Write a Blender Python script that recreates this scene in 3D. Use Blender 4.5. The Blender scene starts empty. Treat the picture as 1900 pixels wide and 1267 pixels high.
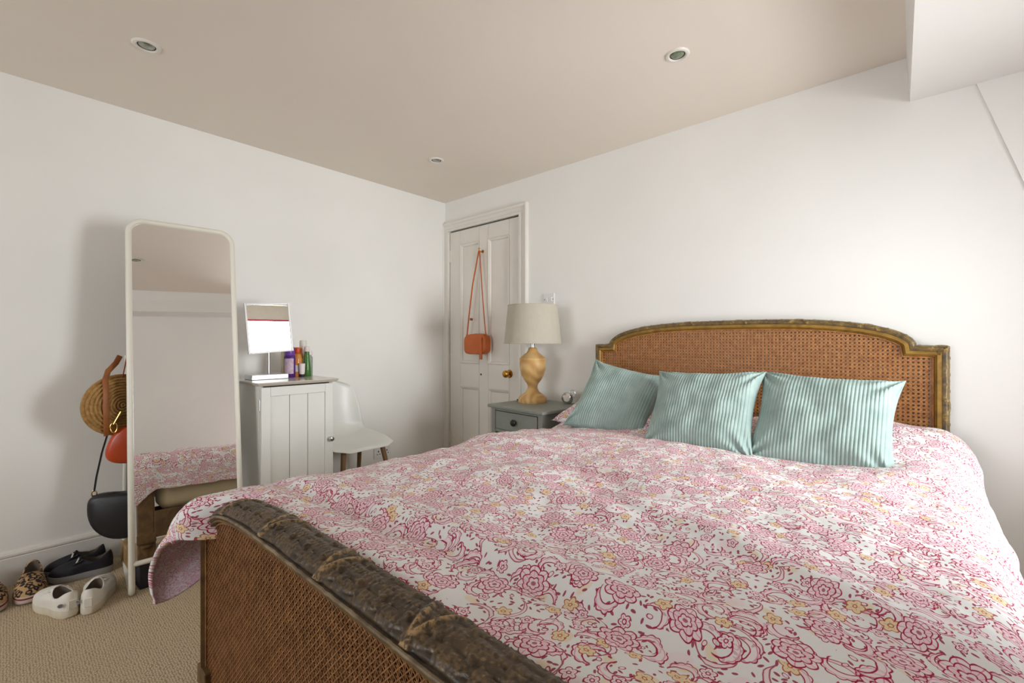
import bpy, math, random
import numpy as np
from mathutils import Vector, Matrix, noise
from math import sin, cos, pi, sqrt, atan2, exp, radians

random.seed(7)
SC = bpy.context.scene
COL = SC.collection

# ------------------------------------------------------------------ camera
CAM_H = 1.09
YAW = atan2(740, 832)
cd = bpy.data.cameras.new('camera')
cd.sensor_fit = 'HORIZONTAL'; cd.sensor_width = 36.0
cd.lens = 832.0 / 1900.0 * 36.0
cd.shift_y = 0.0
cd.clip_start = 0.02
cam = bpy.data.objects.new('camera', cd)
COL.objects.link(cam)
cam.location = (0, 0, CAM_H)
cam.rotation_euler = (pi / 2, 0, YAW)
SC.camera = cam

# ------------------------------------------------------------------ world and light
w = bpy.data.worlds.new('world'); SC.world = w; w.use_nodes = True
bg = w.node_tree.nodes['Background']
bg.inputs[0].default_value = (0.86, 0.93, 1.0, 1); bg.inputs[1].default_value = 2.5

def area(name, loc, rot, sx, sy, power, col, spread=180):
    l = bpy.data.lights.new(name, 'AREA'); l.shape = 'RECTANGLE'; l.size = sx; l.size_y = sy
    l.energy = power; l.color = col; l.spread = math.radians(spread)
    o = bpy.data.objects.new(name, l); COL.objects.link(o); o.location = loc; o.rotation_euler = rot
    return o
WY0, WY1, WZ0, WZ1 = 1.32, 2.10, 0.62, 1.92
XW = 1.02                               # dormer window plane
area('window_daylight', (XW + 0.17, (WY0 + WY1) / 2, (WZ0 + WZ1) / 2), (0, pi / 2, 0), WZ1 - WZ0, WY1 - WY0, 24.0, (0.95, 0.98, 1.0), 96)
W2X0, W2X1, YFW = -2.35, -0.75, -2.35     # unseen window behind the viewpoint, added as fill light
area('added_window_fill', ((W2X0 + W2X1) / 2, YFW - 0.14, (WZ0 + WZ1) / 2), (pi / 2, 0, 0), W2X1 - W2X0, WZ1 - WZ0, 26.0, (0.97, 0.98, 1.0))
VS = SC.view_settings
VS.view_transform = 'Standard'; VS.look = 'None'; VS.gamma = 1.0; VS.use_curve_mapping = False
VS.exposure = 0.17

# ------------------------------------------------------------------ helpers
def lin(c):
    o = []
    for v in c[:3]:
        v = v / 255.0
        o.append(v / 12.92 if v <= 0.04045 else ((v + 0.055) / 1.055) ** 2.4)
    return (o[0], o[1], o[2], 1.0)

class Sock:
    """arithmetic on node sockets"""
    def __init__(s, nt, k): s.nt = nt; s.k = k
    def _m(s, op, *a):
        n = s.nt.nodes.new('ShaderNodeMath'); n.operation = op
        for i, v in enumerate(a):
            if isinstance(v, Sock): s.nt.links.new(v.k, n.inputs[i])
            else: n.inputs[i].default_value = v
        return Sock(s.nt, n.outputs[0])
    def __add__(s, o): return s._m('ADD', s, o)
    __radd__ = __add__
    def __sub__(s, o): return s._m('SUBTRACT', s, o)
    def __rsub__(s, o): return s._m('SUBTRACT', o, s)
    def __mul__(s, o): return s._m('MULTIPLY', s, o)
    __rmul__ = __mul__
    def __truediv__(s, o): return s._m('DIVIDE', s, o)
    def __neg__(s): return s * -1.0
    def abs(s): return s._m('ABSOLUTE', s)
    def sin(s): return s._m('SINE', s)
    def cos(s): return s._m('COSINE', s)
    def sqrt(s): return s._m('SQRT', s)
    def max(s, o): return s._m('MAXIMUM', s, o)
    def min(s, o): return s._m('MINIMUM', s, o)
    def gt(s, o): return s._m('GREATER_THAN', s, o)
    def lt(s, o): return s._m('LESS_THAN', s, o)
    def atan2(s, o): return s._m('ARCTAN2', s, o)
    def fract(s): return s._m('FRACT', s)
    def sat(s):
        r = s._m('ADD', s, 0.0); r.k.node.use_clamp = True; return r

def new_mat(name):
    m = bpy.data.materials.new(name); m.use_nodes = True
    return m, m.node_tree, m.node_tree.nodes['Principled BSDF']

def mix_col(nt, f, a, b):
    n = nt.nodes.new('ShaderNodeMix'); n.data_type = 'RGBA'
    for i, v in ((0, f), (6, a), (7, b)):
        if isinstance(v, Sock): nt.links.new(v.k, n.inputs[i])
        else: n.inputs[i].default_value = v
    return Sock(nt, n.outputs[2])

def coords(nt, kind='Object', scale=(1, 1, 1), rot=(0, 0, 0)):
    t = nt.nodes.new('ShaderNodeTexCoord'); mp = nt.nodes.new('ShaderNodeMapping')
    nt.links.new(t.outputs[kind], mp.inputs[0]); mp.inputs['Scale'].default_value = scale
    mp.inputs['Rotation'].default_value = rot
    return mp.outputs[0]

def noise_tex(nt, vec, scale, detail=3.0, rough=0.55, dist=0.0):
    n = nt.nodes.new('ShaderNodeTexNoise'); n.inputs['Scale'].default_value = scale
    n.inputs['Detail'].default_value = detail; n.inputs['Roughness'].default_value = rough
    n.inputs['Distortion'].default_value = dist
    nt.links.new(vec, n.inputs['Vector'])
    return n

def bump(nt, bsdf, height, strength, dist):
    b = nt.nodes.new('ShaderNodeBump'); b.inputs['Strength'].default_value = strength; b.inputs['Distance'].default_value = dist
    nt.links.new(height, b.inputs['Height']); nt.links.new(b.outputs[0], bsdf.inputs['Normal'])

def simple(name, rgb, rough=0.5, metal=0.0, var=0.0, vscale=8.0, bscale=0.0, bstr=0.2, bdist=0.002, spec=0.5, rgb2=None, vthr=None):
    m, nt, b = new_mat(name)
    b.inputs['Roughness'].default_value = rough; b.inputs['Metallic'].default_value = metal
    b.inputs['Specular IOR Level'].default_value = spec
    c = lin(rgb)
    vec = coords(nt)
    if var > 0 or rgb2 is not None:
        n = noise_tex(nt, vec, vscale, 4.0)
        c2 = lin(rgb2) if rgb2 is not None else tuple(x * (1 - var) for x in c[:3]) + (1,)
        f = Sock(nt, n.outputs['Fac'])
        f = ((f - 0.5) * (3.0 if vthr is None else vthr) + 0.5).sat()
        nt.links.new(mix_col(nt, f, c, c2).k, b.inputs['Base Color'])
    else:
        b.inputs['Base Color'].default_value = c
    if bscale > 0:
        n2 = noise_tex(nt, vec, bscale, 3.0)
        bump(nt, b, n2.outputs['Fac'], bstr, bdist)
    return m

class MB:
    def __init__(s): s.v = []; s.f = []; s.uv = None; s.mi = []
    def add(s, vs, fs, M=None):
        o = len(s.v)
        s.v += [tuple(M @ Vector(p)) if M is not None else tuple(p) for p in vs]
        s.f += [tuple(i + o for i in f) for f in fs]
        return s
    def box(s, x0, x1, y0, y1, z0, z1, M=None):
        return s.add([(x0, y0, z0), (x1, y0, z0), (x1, y1, z0), (x0, y1, z0), (x0, y0, z1), (x1, y0, z1), (x1, y1, z1), (x0, y1, z1)],
                     [(0, 3, 2, 1), (4, 5, 6, 7), (0, 1, 5, 4), (1, 2, 6, 5), (2, 3, 7, 6), (3, 0, 4, 7)], M)
    def prism(s, poly, axis, a0, a1, M=None):
        """poly of 2-D points extruded along axis ('x','y','z')"""
        n = len(poly)
        def p(q, a):
            return {'x': (a, q[0], q[1]), 'y': (q[0], a, q[1]), 'z': (q[0], q[1], a)}[axis]
        vs = [p(q, a0) for q in poly] + [p(q, a1) for q in poly]
        fs = [tuple(range(n))[::-1], tuple(range(n, 2 * n))] + [(i, (i + 1) % n, (i + 1) % n + n, i + n) for i in range(n)]
        return s.add(vs, fs, M)
    def tube(s, pts, r, n=10, closed=False, M=None, flat=None, up=None, caps=True):
        """tube along pts; r number or list; flat=(w,h) ellipse half-sizes"""
        pts = [Vector(p) for p in pts]; N = len(pts); vs = []; fs = []
        prev = None
        for i, p in enumerate(pts):
            if closed: t = pts[(i + 1) % N] - pts[i - 1]
            else: t = pts[min(i + 1, N - 1)] - pts[max(i - 1, 0)]
            t.normalize()
            if prev is None:
                u = Vector(up) if up is not None else (Vector((0, 0, 1)) if abs(t.z) < 0.9 else Vector((1, 0, 0)))
            else: u = prev
            u = (u - t * u.dot(t))
            if u.length < 1e-6: u = t.orthogonal()
            u.normalize(); prev = u; v = t.cross(u)
            rr = r[i] if isinstance(r, (list, tuple)) else r
            for k in range(n):
                a = 2 * pi * k / n
                if flat: vs.append(p + u * (flat[1] * sin(a)) + v * (flat[0] * cos(a)))
                else: vs.append(p + u * (rr * sin(a)) + v * (rr * cos(a)))
        M_ = N if closed else N - 1
        for i in range(M_):
            for k in range(n):
                a = i * n + k; b = i * n + (k + 1) % n; c = ((i + 1) % N) * n + (k + 1) % n; d = ((i + 1) % N) * n + k
                fs.append((a, b, c, d))
        if not closed and caps:
            fs.append(tuple(range(n))[::-1]); fs.append(tuple((N - 1) * n + k for k in range(n)))
        return s.add(vs, fs, M)
    def lathe(s, prof, n=32, M=None, caps=True):
        vs = []; fs = []
        for r, z in prof:
            for k in range(n):
                a = 2 * pi * k / n; vs.append((r * cos(a), r * sin(a), z))
        for i in range(len(prof) - 1):
            for k in range(n):
                fs.append((i * n + k, i * n + (k + 1) % n, (i + 1) * n + (k + 1) % n, (i + 1) * n + k))
        if caps:
            if prof[0][0] > 1e-6: fs.append(tuple(range(n))[::-1])
            if prof[-1][0] > 1e-6: fs.append(tuple((len(prof) - 1) * n + k for k in range(n)))
        return s.add(vs, fs, M)
    def grid(s, P, closed_u=False):
        """P[i][j] points"""
        nu, nv = len(P), len(P[0]); vs = [p for row in P for p in row]; fs = []
        for i in range(nu if closed_u else nu - 1):
            for j in range(nv - 1):
                fs.append((i * nv + j, ((i + 1) % nu) * nv + j, ((i + 1) % nu) * nv + j + 1, i * nv + j + 1))
        return s.add(vs, fs)
    def build(s, name, mat, parent=None, smooth=False, bevel=0.0, seg=2, angle=0.6, sub=0):
        me = bpy.data.meshes.new(name); me.from_pydata(s.v, [], s.f); me.validate(); me.update()
        for m in (mat if isinstance(mat, (list, tuple)) else [mat]): me.materials.append(m)
        import bmesh
        bm = bmesh.new(); bm.from_mesh(me); bmesh.ops.recalc_face_normals(bm, faces=bm.faces); bm.to_mesh(me); bm.free()
        o = bpy.data.objects.new(name, me); COL.objects.link(o)
        if parent is not None: o.parent = parent
        if smooth or bevel > 0:
            me.polygons.foreach_set('use_smooth', [True] * len(me.polygons))
            if bevel == 0 and smooth != 'all': me.set_sharp_from_angle(angle=angle)
        if bevel > 0:
            md = o.modifiers.new('bevel', 'BEVEL'); md.width = bevel; md.segments = seg; md.limit_method = 'ANGLE'; md.angle_limit = 0.5
            md.harden_normals = True
        if sub:
            md = o.modifiers.new('sub', 'SUBSURF'); md.levels = sub; md.render_levels = sub
        return o

def tag(o, label, cat, group=None, kind=None):
    if label: o['label'] = label
    if cat: o['category'] = cat
    if group: o['group'] = group
    if kind: o['kind'] = kind
    return o
def empty(name, loc, label, cat, rz=0.0, group=None):
    o = bpy.data.objects.new(name, None); COL.objects.link(o); o.location = loc; o.rotation_euler = (0, 0, rz)
    o.empty_display_size = 0.05
    return tag(o, label, cat, group)
def struct(o, label, cat=None):
    o['kind'] = 'structure'; o['label'] = label; o['category'] = cat or 'wall'
    return o
def copy_tree(o, parent=None):
    c = o.copy(); COL.objects.link(c); c.parent = parent
    for ch in list(o.children): copy_tree(ch, c)
    return c
def T(x, y, z): return Matrix.Translation((x, y, z))
def RX(a): return Matrix.Rotation(a, 4, 'X')
def RY(a): return Matrix.Rotation(a, 4, 'Y')
def RZ(a): return Matrix.Rotation(a, 4, 'Z')
def nz(x, y, z=0.0): return noise.noise(Vector((x, y, z)))
def sstep(a, b, x):
    t = min(1.0, max(0.0, (x - a) / (b - a))); return t * t * (3 - 2 * t)

# ------------------------------------------------------------------ room constants
X0, Y0, ZC = -3.026, 2.528, 2.29       # left wall, headboard wall, ceiling
XR, YB = 1.02, -2.35                   # window wall, wall behind the camera

M_wall = simple('wall_paint', (245, 243, 238), 0.75, var=0.03, vscale=2.0, bscale=160, bstr=0.06, spec=0.25)
M_ceil = simple('ceiling_paint', (240, 230, 217), 0.85, var=0.03, vscale=1.5, bscale=140, bstr=0.05, spec=0.2)
M_trim = simple('trim_gloss', (234, 229, 221), 0.35, var=0.03, vscale=5.0, bscale=60, bstr=0.04)
M_door = simple('door_paint', (232, 226, 216), 0.42, var=0.04, vscale=4.0, bscale=70, bstr=0.06)

def mat_carpet():
    m, nt, b = new_mat('carpet_loop')
    vec = coords(nt)
    v = nt.nodes.new('ShaderNodeTexVoronoi'); v.voronoi_dimensions = '2D'; v.inputs['Scale'].default_value = 135.0
    v.inputs['Randomness'].default_value = 0.55
    nt.links.new(vec, v.inputs['Vector'])
    n = noise_tex(nt, vec, 3.0, 4.0)
    d = Sock(nt, v.outputs['Distance'])
    f = (d * 1.3).sat()
    c = mix_col(nt, f, lin((218, 200, 172)), lin((166, 145, 116)))
    c = mix_col(nt, (Sock(nt, n.outputs['Fac']) - 0.35).sat(), c, lin((190, 168, 138)))
    nt.links.new(c.k, b.inputs['Base Color']); b.inputs['Roughness'].default_value = 0.95
    b.inputs['Specular IOR Level'].default_value = 0.1
    bump(nt, b, (1.0 - d).k, 0.7, 0.004)
    return m
M_carpet = mat_carpet()

struct(MB().box(X0 - 0.1, XR + 0.22, YB - 0.1, Y0 + 0.1, -0.08, 0).build('floor', M_carpet), 'beige loop pile carpet covering the bedroom floor', 'floor')
struct(MB().box(X0 - 0.12, XR + 0.22, YB - 0.1, Y0 + 0.1, ZC, ZC + 0.1).build('ceiling', M_ceil), 'flat off white plaster ceiling with recessed spotlights', 'ceiling')
struct(MB().box(X0 - 0.12, X0, YB - 0.1, Y0 + 0.1, 0, ZC).build('wall_left', M_wall), 'white wall behind standing mirror and cabinet', 'wall')
DX0, DX1, DZ = -2.969, -2.168, 2.032     # door leaf opening
mb = MB()
mb.box(X0, DX0 - 0.004, Y0, Y0 + 0.12, 0, ZC); mb.box(DX1 + 0.004, XR + 0.22, Y0, Y0 + 0.12, 0, ZC)
mb.box(DX0 - 0.004, DX1 + 0.004, Y0, Y0 + 0.12, DZ + 0.006, ZC)
struct(mb.build('wall_back', M_wall), 'white wall behind headboard, lamp and panelled door', 'wall')
mb = MB()
mb.box(X0 - 0.1, W2X0, YB - 0.12, YB, 0, ZC); mb.box(W2X1, XR + 0.22, YB - 0.12, YB, 0, ZC)
mb.box(W2X0, W2X1, YB - 0.12, YB, 0, WZ0); mb.box(W2X0, W2X1, YB - 0.12, YB, WZ1, ZC)
struct(mb.build('wall_front', M_wall), 'white wall behind the viewpoint, out of view', 'wall')
# window side: a steep sloping wall with two dormer recesses
zb = 2.10
def seam_x(z): return 0.197 + (2.083 - z) * 0.2985
D1 = (1.24, Y0)          # dormer recess in y
mb = MB()
mb.prism([(seam_x(0), 0), (seam_x(zb), zb), (XR + 0.16, zb), (XR + 0.16, 0)], 'y', YB, D1[0])
for (ya, yb_), (wa, wb) in ((D1, (WY0, WY1)),):
    mb.box(XR, XR + 0.16, ya, yb_, 0, WZ0); mb.box(XR, XR + 0.16, ya, yb_, WZ1, zb)
    mb.box(XR, XR + 0.16, ya, wa, WZ0, WZ1); mb.box(XR, XR + 0.16, wb, yb_, WZ0, WZ1)
struct(mb.build('wall_right', M_wall), 'white steep sloping wall with dormer recesses, seen only in the mirrors', 'wall')
# dropped soffit on the right
vs = []
for y in (Y0, YB):
    xb = -0.003 + (Y0 - y) * 0.016
    vs += [(-0.014, y, ZC), (xb, y, zb), (XR + 0.16, y, zb), (XR + 0.16, y, ZC)]
mb = MB().add(vs, [(0, 1, 2, 3), (7, 6, 5, 4), (0, 4, 5, 1), (1, 5, 6, 2), (2, 6, 7, 3), (3, 7, 4, 0)])
struct(mb.build('ceiling.001', M_wall), 'white dropped soffit box at the upper right above the bed', 'ceiling')
# raised lining panel on the dormer cheek, steep left edge
mb = MB().prism([(seam_x(zb), zb), (XR, zb), (XR, 0), (seam_x(0), 0)], 'y', Y0 - 0.007, Y0 + 0.002)
struct(mb.build('trim_1', M_wall), 'white wall lining panel with steep slanting edge right of headboard', 'trim')

# baseboards
def baseboard(name, a, b, nrm, label):
    """a,b floor points of the wall line, nrm into the room"""
    prof = [(0, 0), (0.016, 0), (0.016, 0.118), (0.013, 0.122), (0.018, 0.128), (0.018, 0.136), (0.010, 0.147), (0.002, 0.150), (0, 0.150)]
    m = MB(); vs = []
    for p in (a, b):
        for d, z in prof: vs.append((p[0] + nrm[0] * d, p[1] + nrm[1] * d, z))
    n = len(prof)
    fs = [(i, (i + 1) % n, (i + 1) % n + n, i + n) for i in range(n)] + [tuple(range(n)), tuple(range(n, 2 * n))[::-1]]
    m.add(vs, fs)
    struct(m.build(name, M_trim, smooth=True, angle=0.4), label, 'baseboard')
baseboard('baseboard_left', (X0, YB), (X0, Y0 - 0.03), (1, 0), 'white moulded baseboard along the left wall')
baseboard('baseboard_back', (-2.085, Y0), (XR, Y0), (0, -1), 'white moulded baseboard behind bed and nightstand')
baseboard('baseboard_right', (seam_x(0) - 0.0, YB), (seam_x(0) - 0.0, D1[0]), (-1, 0), 'white moulded baseboard under the sloping wall, out of view')

# door architrave
mb = MB()
def arch_prof():  # (offset outward from opening, proud)
    return [(0.0, 0.0), (0.0, 0.018), (0.018, 0.020), (0.024, 0.014), (0.050, 0.017), (0.056, 0.026), (0.074, 0.030), (0.080, 0.026), (0.080, 0.0)]
pr = arch_prof(); rows = []
for d, pdd in pr:
    L, R_, Tp = max(DX0 - d, X0 + 0.0005), DX1 + d, DZ + d * 0.95
    rows.append([(L, Y0 - pdd, 0), (L, Y0 - pdd, Tp), (R_, Y0 - pdd, Tp), (R_, Y0 - pdd, 0)])
mb.grid(rows)
struct(mb.build('trim_2', M_trim, smooth=True, angle=0.3), 'white moulded architrave framing the panelled door', 'trim')
# jamb lining, plus an added light-blocking panel
mb = MB(); mb.box(DX0 - 0.004, DX0 - 0.001, Y0 - 0.001, Y0 + 0.1, 0, DZ + 0.004)
mb.box(DX1 + 0.001, DX1 + 0.004, Y0 - 0.001, Y0 + 0.1, 0, DZ + 0.004); mb.box(DX0, DX1, Y0 + 0.07, Y0 + 0.1, DZ - 0.02, DZ + 0.005)
mb.box(DX0 - 0.1, DX1 + 0.1, Y0 + 0.101, Y0 + 0.14, 0, DZ + 0.2)  # unseen panel added behind the door to stop outside light leaking in
struct(mb.build('trim_3', M_trim), 'white door jamb lining inside the architrave, with added light-blocking panel behind the door', 'trim')

# ------------------------------------------------------------------ door
M_brass = simple('aged_brass', (186, 138, 62), 0.28, 1.0, var=0.25, vscale=30)
M_dark = simple('dark_iron', (40, 34, 30), 0.5, 0.6)
door = empty('door_1', (0, 0, 0), 'white four panel door with orange bag hanging on it', 'door'); door['kind'] = 'structure'
yd = Y0 + 0.004
zs = [(0.012, 0.227), (0.715, 0.910), (1.905, DZ - 0.009)]
xs_ = [(DX0 + 0.003, -2.835), (-2.608, -2.505), (-2.280, DX1 - 0.005)]
mb = MB()
for a, b_ in xs_: mb.box(a, b_, yd, yd + 0.038, 0.012, DZ - 0.009)
for a, b_ in zs:
    mb.box(-2.835, -2.608, yd, yd + 0.038, a, b_); mb.box(-2.505, -2.280, yd, yd + 0.038, a, b_)
mb.build('door_leaf', M_door, door, bevel=0.002, seg=1)
for (a, b_) in ((-2.835, -2.608), (-2.505, -2.280)):
    for (c, d) in ((0.227, 0.715), (0.910, 1.905)):
        m = MB(); m.box(a - 0.004, b_ + 0.004, yd + 0.014, yd + 0.026, c - 0.004, d + 0.004)
        pan = m.build('panel', M_door, door)
        rows = []
        for off, dep in ((0.0, -0.002), (0.004, -0.004), (0.010, 0.002), (0.016, 0.004), (0.022, 0.013)):
            rows.append([(a + off, yd + dep, c + off), (b_ - off, yd + dep, c + off), (b_ - off, yd + dep, d - off), (a + off, yd + dep, d - off), (a + off, yd + dep, c + off)])
        MB().grid(rows).build('moulding', M_door, pan, smooth=True, angle=0.25)
# knob, rose, keyhole, hinges, hook
Mx = T(-2.276, yd, 0.845) @ RX(pi / 2)
kn = MB().lathe([(0.0, 0.062), (0.014, 0.062), (0.024, 0.056), (0.028, 0.046), (0.025, 0.036), (0.012, 0.028), (0.009, 0.012), (0.009, 0.0)][::-1], 28, Mx).build('door_knob', M_brass, door, smooth=True)
MB().lathe([(0.031, 0.0), (0.031, 0.003), (0.026, 0.008), (0.014, 0.009), (0.0, 0.009)], 28, Mx).build('rose', M_brass, kn, smooth=True)
MB().lathe([(0.0075, 0.0), (0.0075, 0.0025), (0.0, 0.0025)], 12, T(-2.585, yd, 0.825) @ RX(pi / 2)).build('bolt_hole', M_dark, door)
for z in (1.82, 0.27):
    m = MB(); m.box(DX0 - 0.014, DX0 + 0.016, yd - 0.004, yd + 0.002, z - 0.05, z + 0.05)
    m.tube([(DX0 - 0.001, yd - 0.008, z - 0.052), (DX0 - 0.001, yd - 0.008, z + 0.052)], 0.006, 10)
    m.build('hinge', M_door, door, smooth=True, angle=0.5)
HK = (-2.565, Y0, 1.800)
m = MB(); m.lathe([(0.013, 0.0), (0.013, 0.003), (0.007, 0.006), (0.0, 0.006)], 16, T(HK[0], yd, HK[2] + 0.012) @ RX(pi / 2))
m.tube([(HK[0], yd - 0.004, HK[2] + 0.012), (HK[0], yd - 0.030, HK[2] + 0.006), (HK[0], yd - 0.040, HK[2] + 0.012), (HK[0], yd - 0.042, HK[2] + 0.026)], 0.0042, 8)
m.tube([(HK[0], yd - 0.042, HK[2] + 0.024), (HK[0], yd - 0.042, HK[2] + 0.032)], 0.007, 10)
m.build('hook', M_brass, door, smooth=True)['label'] = 'small brass coat hook'

# ------------------------------------------------------------------ windows (first seen in the vanity mirror, second added for fill) and blind
M_glass, nt, b = new_mat('window_glass')
tr = nt.nodes.new('ShaderNodeBsdfTransparent'); gl = nt.nodes.new('ShaderNodeBsdfGlossy'); gl.inputs['Roughness'].default_value = 0.02
fr = nt.nodes.new('ShaderNodeFresnel'); fr.inputs[0].default_value = 1.3
mx = nt.nodes.new('ShaderNodeMixShader')
nt.links.new(fr.outputs[0], mx.inputs[0]); nt.links.new(tr.outputs[0], mx.inputs[1]); nt.links.new(gl.outputs[0], mx.inputs[2])
nt.links.new(mx.outputs[0], nt.nodes['Material Output'].inputs[0])
for i, (a, b_) in enumerate(((WY0, WY1), (W2X0, W2X1))):
    root = empty('window_%d' % (i + 1), ((XR + 0.12, (a + b_) / 2, WZ0), ((a + b_) / 2, YB - 0.09, WZ0))[i], ['white casement window with pink edged blind, reflected in the vanity mirror', 'second white casement window, added unseen behind the viewpoint for fill light'][i], 'window', rz=(0, -pi / 2)[i])
    root['kind'] = 'structure'
    hw = (b_ - a) / 2; H = WZ1 - WZ0; fw = 0.05
    m = MB()
    for (y0, y1, z0, z1) in ((-hw, -hw + fw, 0, H), (hw - fw, hw, 0, H), (-hw, hw, 0, fw), (-hw, hw, H - fw, H)): m.box(-0.02, 0.03, y0, y1, z0, z1)
    m.build('window_frame', M_trim, root, bevel=0.004)
    MB().box(0.0, 0.004, -hw + fw, hw - fw, fw, H - fw).build('pane', M_glass, root)
    MB().box((-0.15, -0.12)[i], 0.0, -hw - 0.02, hw + 0.02, -0.03, 0.0).build('window_sill', M_trim, root, bevel=0.006)
M_blind = simple('blind_fabric', (236, 228, 212), 0.9, var=0.06, vscale=20, bscale=300, bstr=0.1)
M_pink = simple('pink_trim', (226, 96, 116), 0.8)
bl = empty('roller_blind', (XR + 0.04, (WY0 + WY1) / 2, WZ1), 'beige roller blind with pink hem at the window, seen in the vanity mirror', 'blind')
hw = (WY1 - WY0) / 2 - 0.01
MB().tube([(0, -hw, -0.03), (0, hw, -0.03)], 0.022, 16).build('roller', M_blind, bl, smooth=True)
MB().box(-0.022, -0.020, -hw, hw, -0.20, -0.03).build('blind_cloth', M_blind, bl)
MB().box(-0.026, -0.016, -hw, hw, -0.225, -0.20).build('hem_bar', M_pink, bl, bevel=0.003)['label'] = 'pink hem'

# ------------------------------------------------------------------ ceiling spotlights
M_white = simple('white_enamel', (232, 226, 216), 0.4)
M_reflector = simple('lamp_reflector', (170, 172, 160), 0.18, 0.7, var=0.4, vscale=60)
M_lampglass = simple('green_tinted_lens', (150, 165, 140), 0.12, 0.5, var=0.5, vscale=50)
M_hole = simple('spot_recess', (48, 40, 32), 0.6)
def spot(loc, label, mat):
    r = empty('ceiling_spotlight', (loc[0], loc[1], ZC), label, 'light', group='recessed ceiling spotlights')
    MB().lathe([(0.030, 0.014), (0.031, -0.002), (0.036, -0.007), (0.044, -0.006), (0.049, 0.0)], 40, caps=False).build('rim', M_white, r, smooth=True)
    MB().lathe([(0.031, -0.002), (0.0305, -0.001), (0.027, -0.0005)], 32, caps=False).build('recess', M_hole, r, smooth=True)
    MB().lathe([(0.0275, -0.0008), (0.024, -0.0035), (0.014, -0.0055), (0.0, -0.006)], 32).build('lens', mat, r, smooth=True)
    return r
spot((-2.316, 0.374), 'round white recessed ceiling spotlight above the standing mirror', M_reflector)
spot((-2.346, 1.885), 'small round recessed ceiling spotlight nearest the door corner', M_reflector)
spot((-0.730, 1.862), 'round recessed ceiling spotlight with greenish lens above the headboard', M_lampglass)
spot((-0.730, 0.374), 'recessed ceiling spotlight seen only as a reflection in standing mirror', M_reflector)

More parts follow.
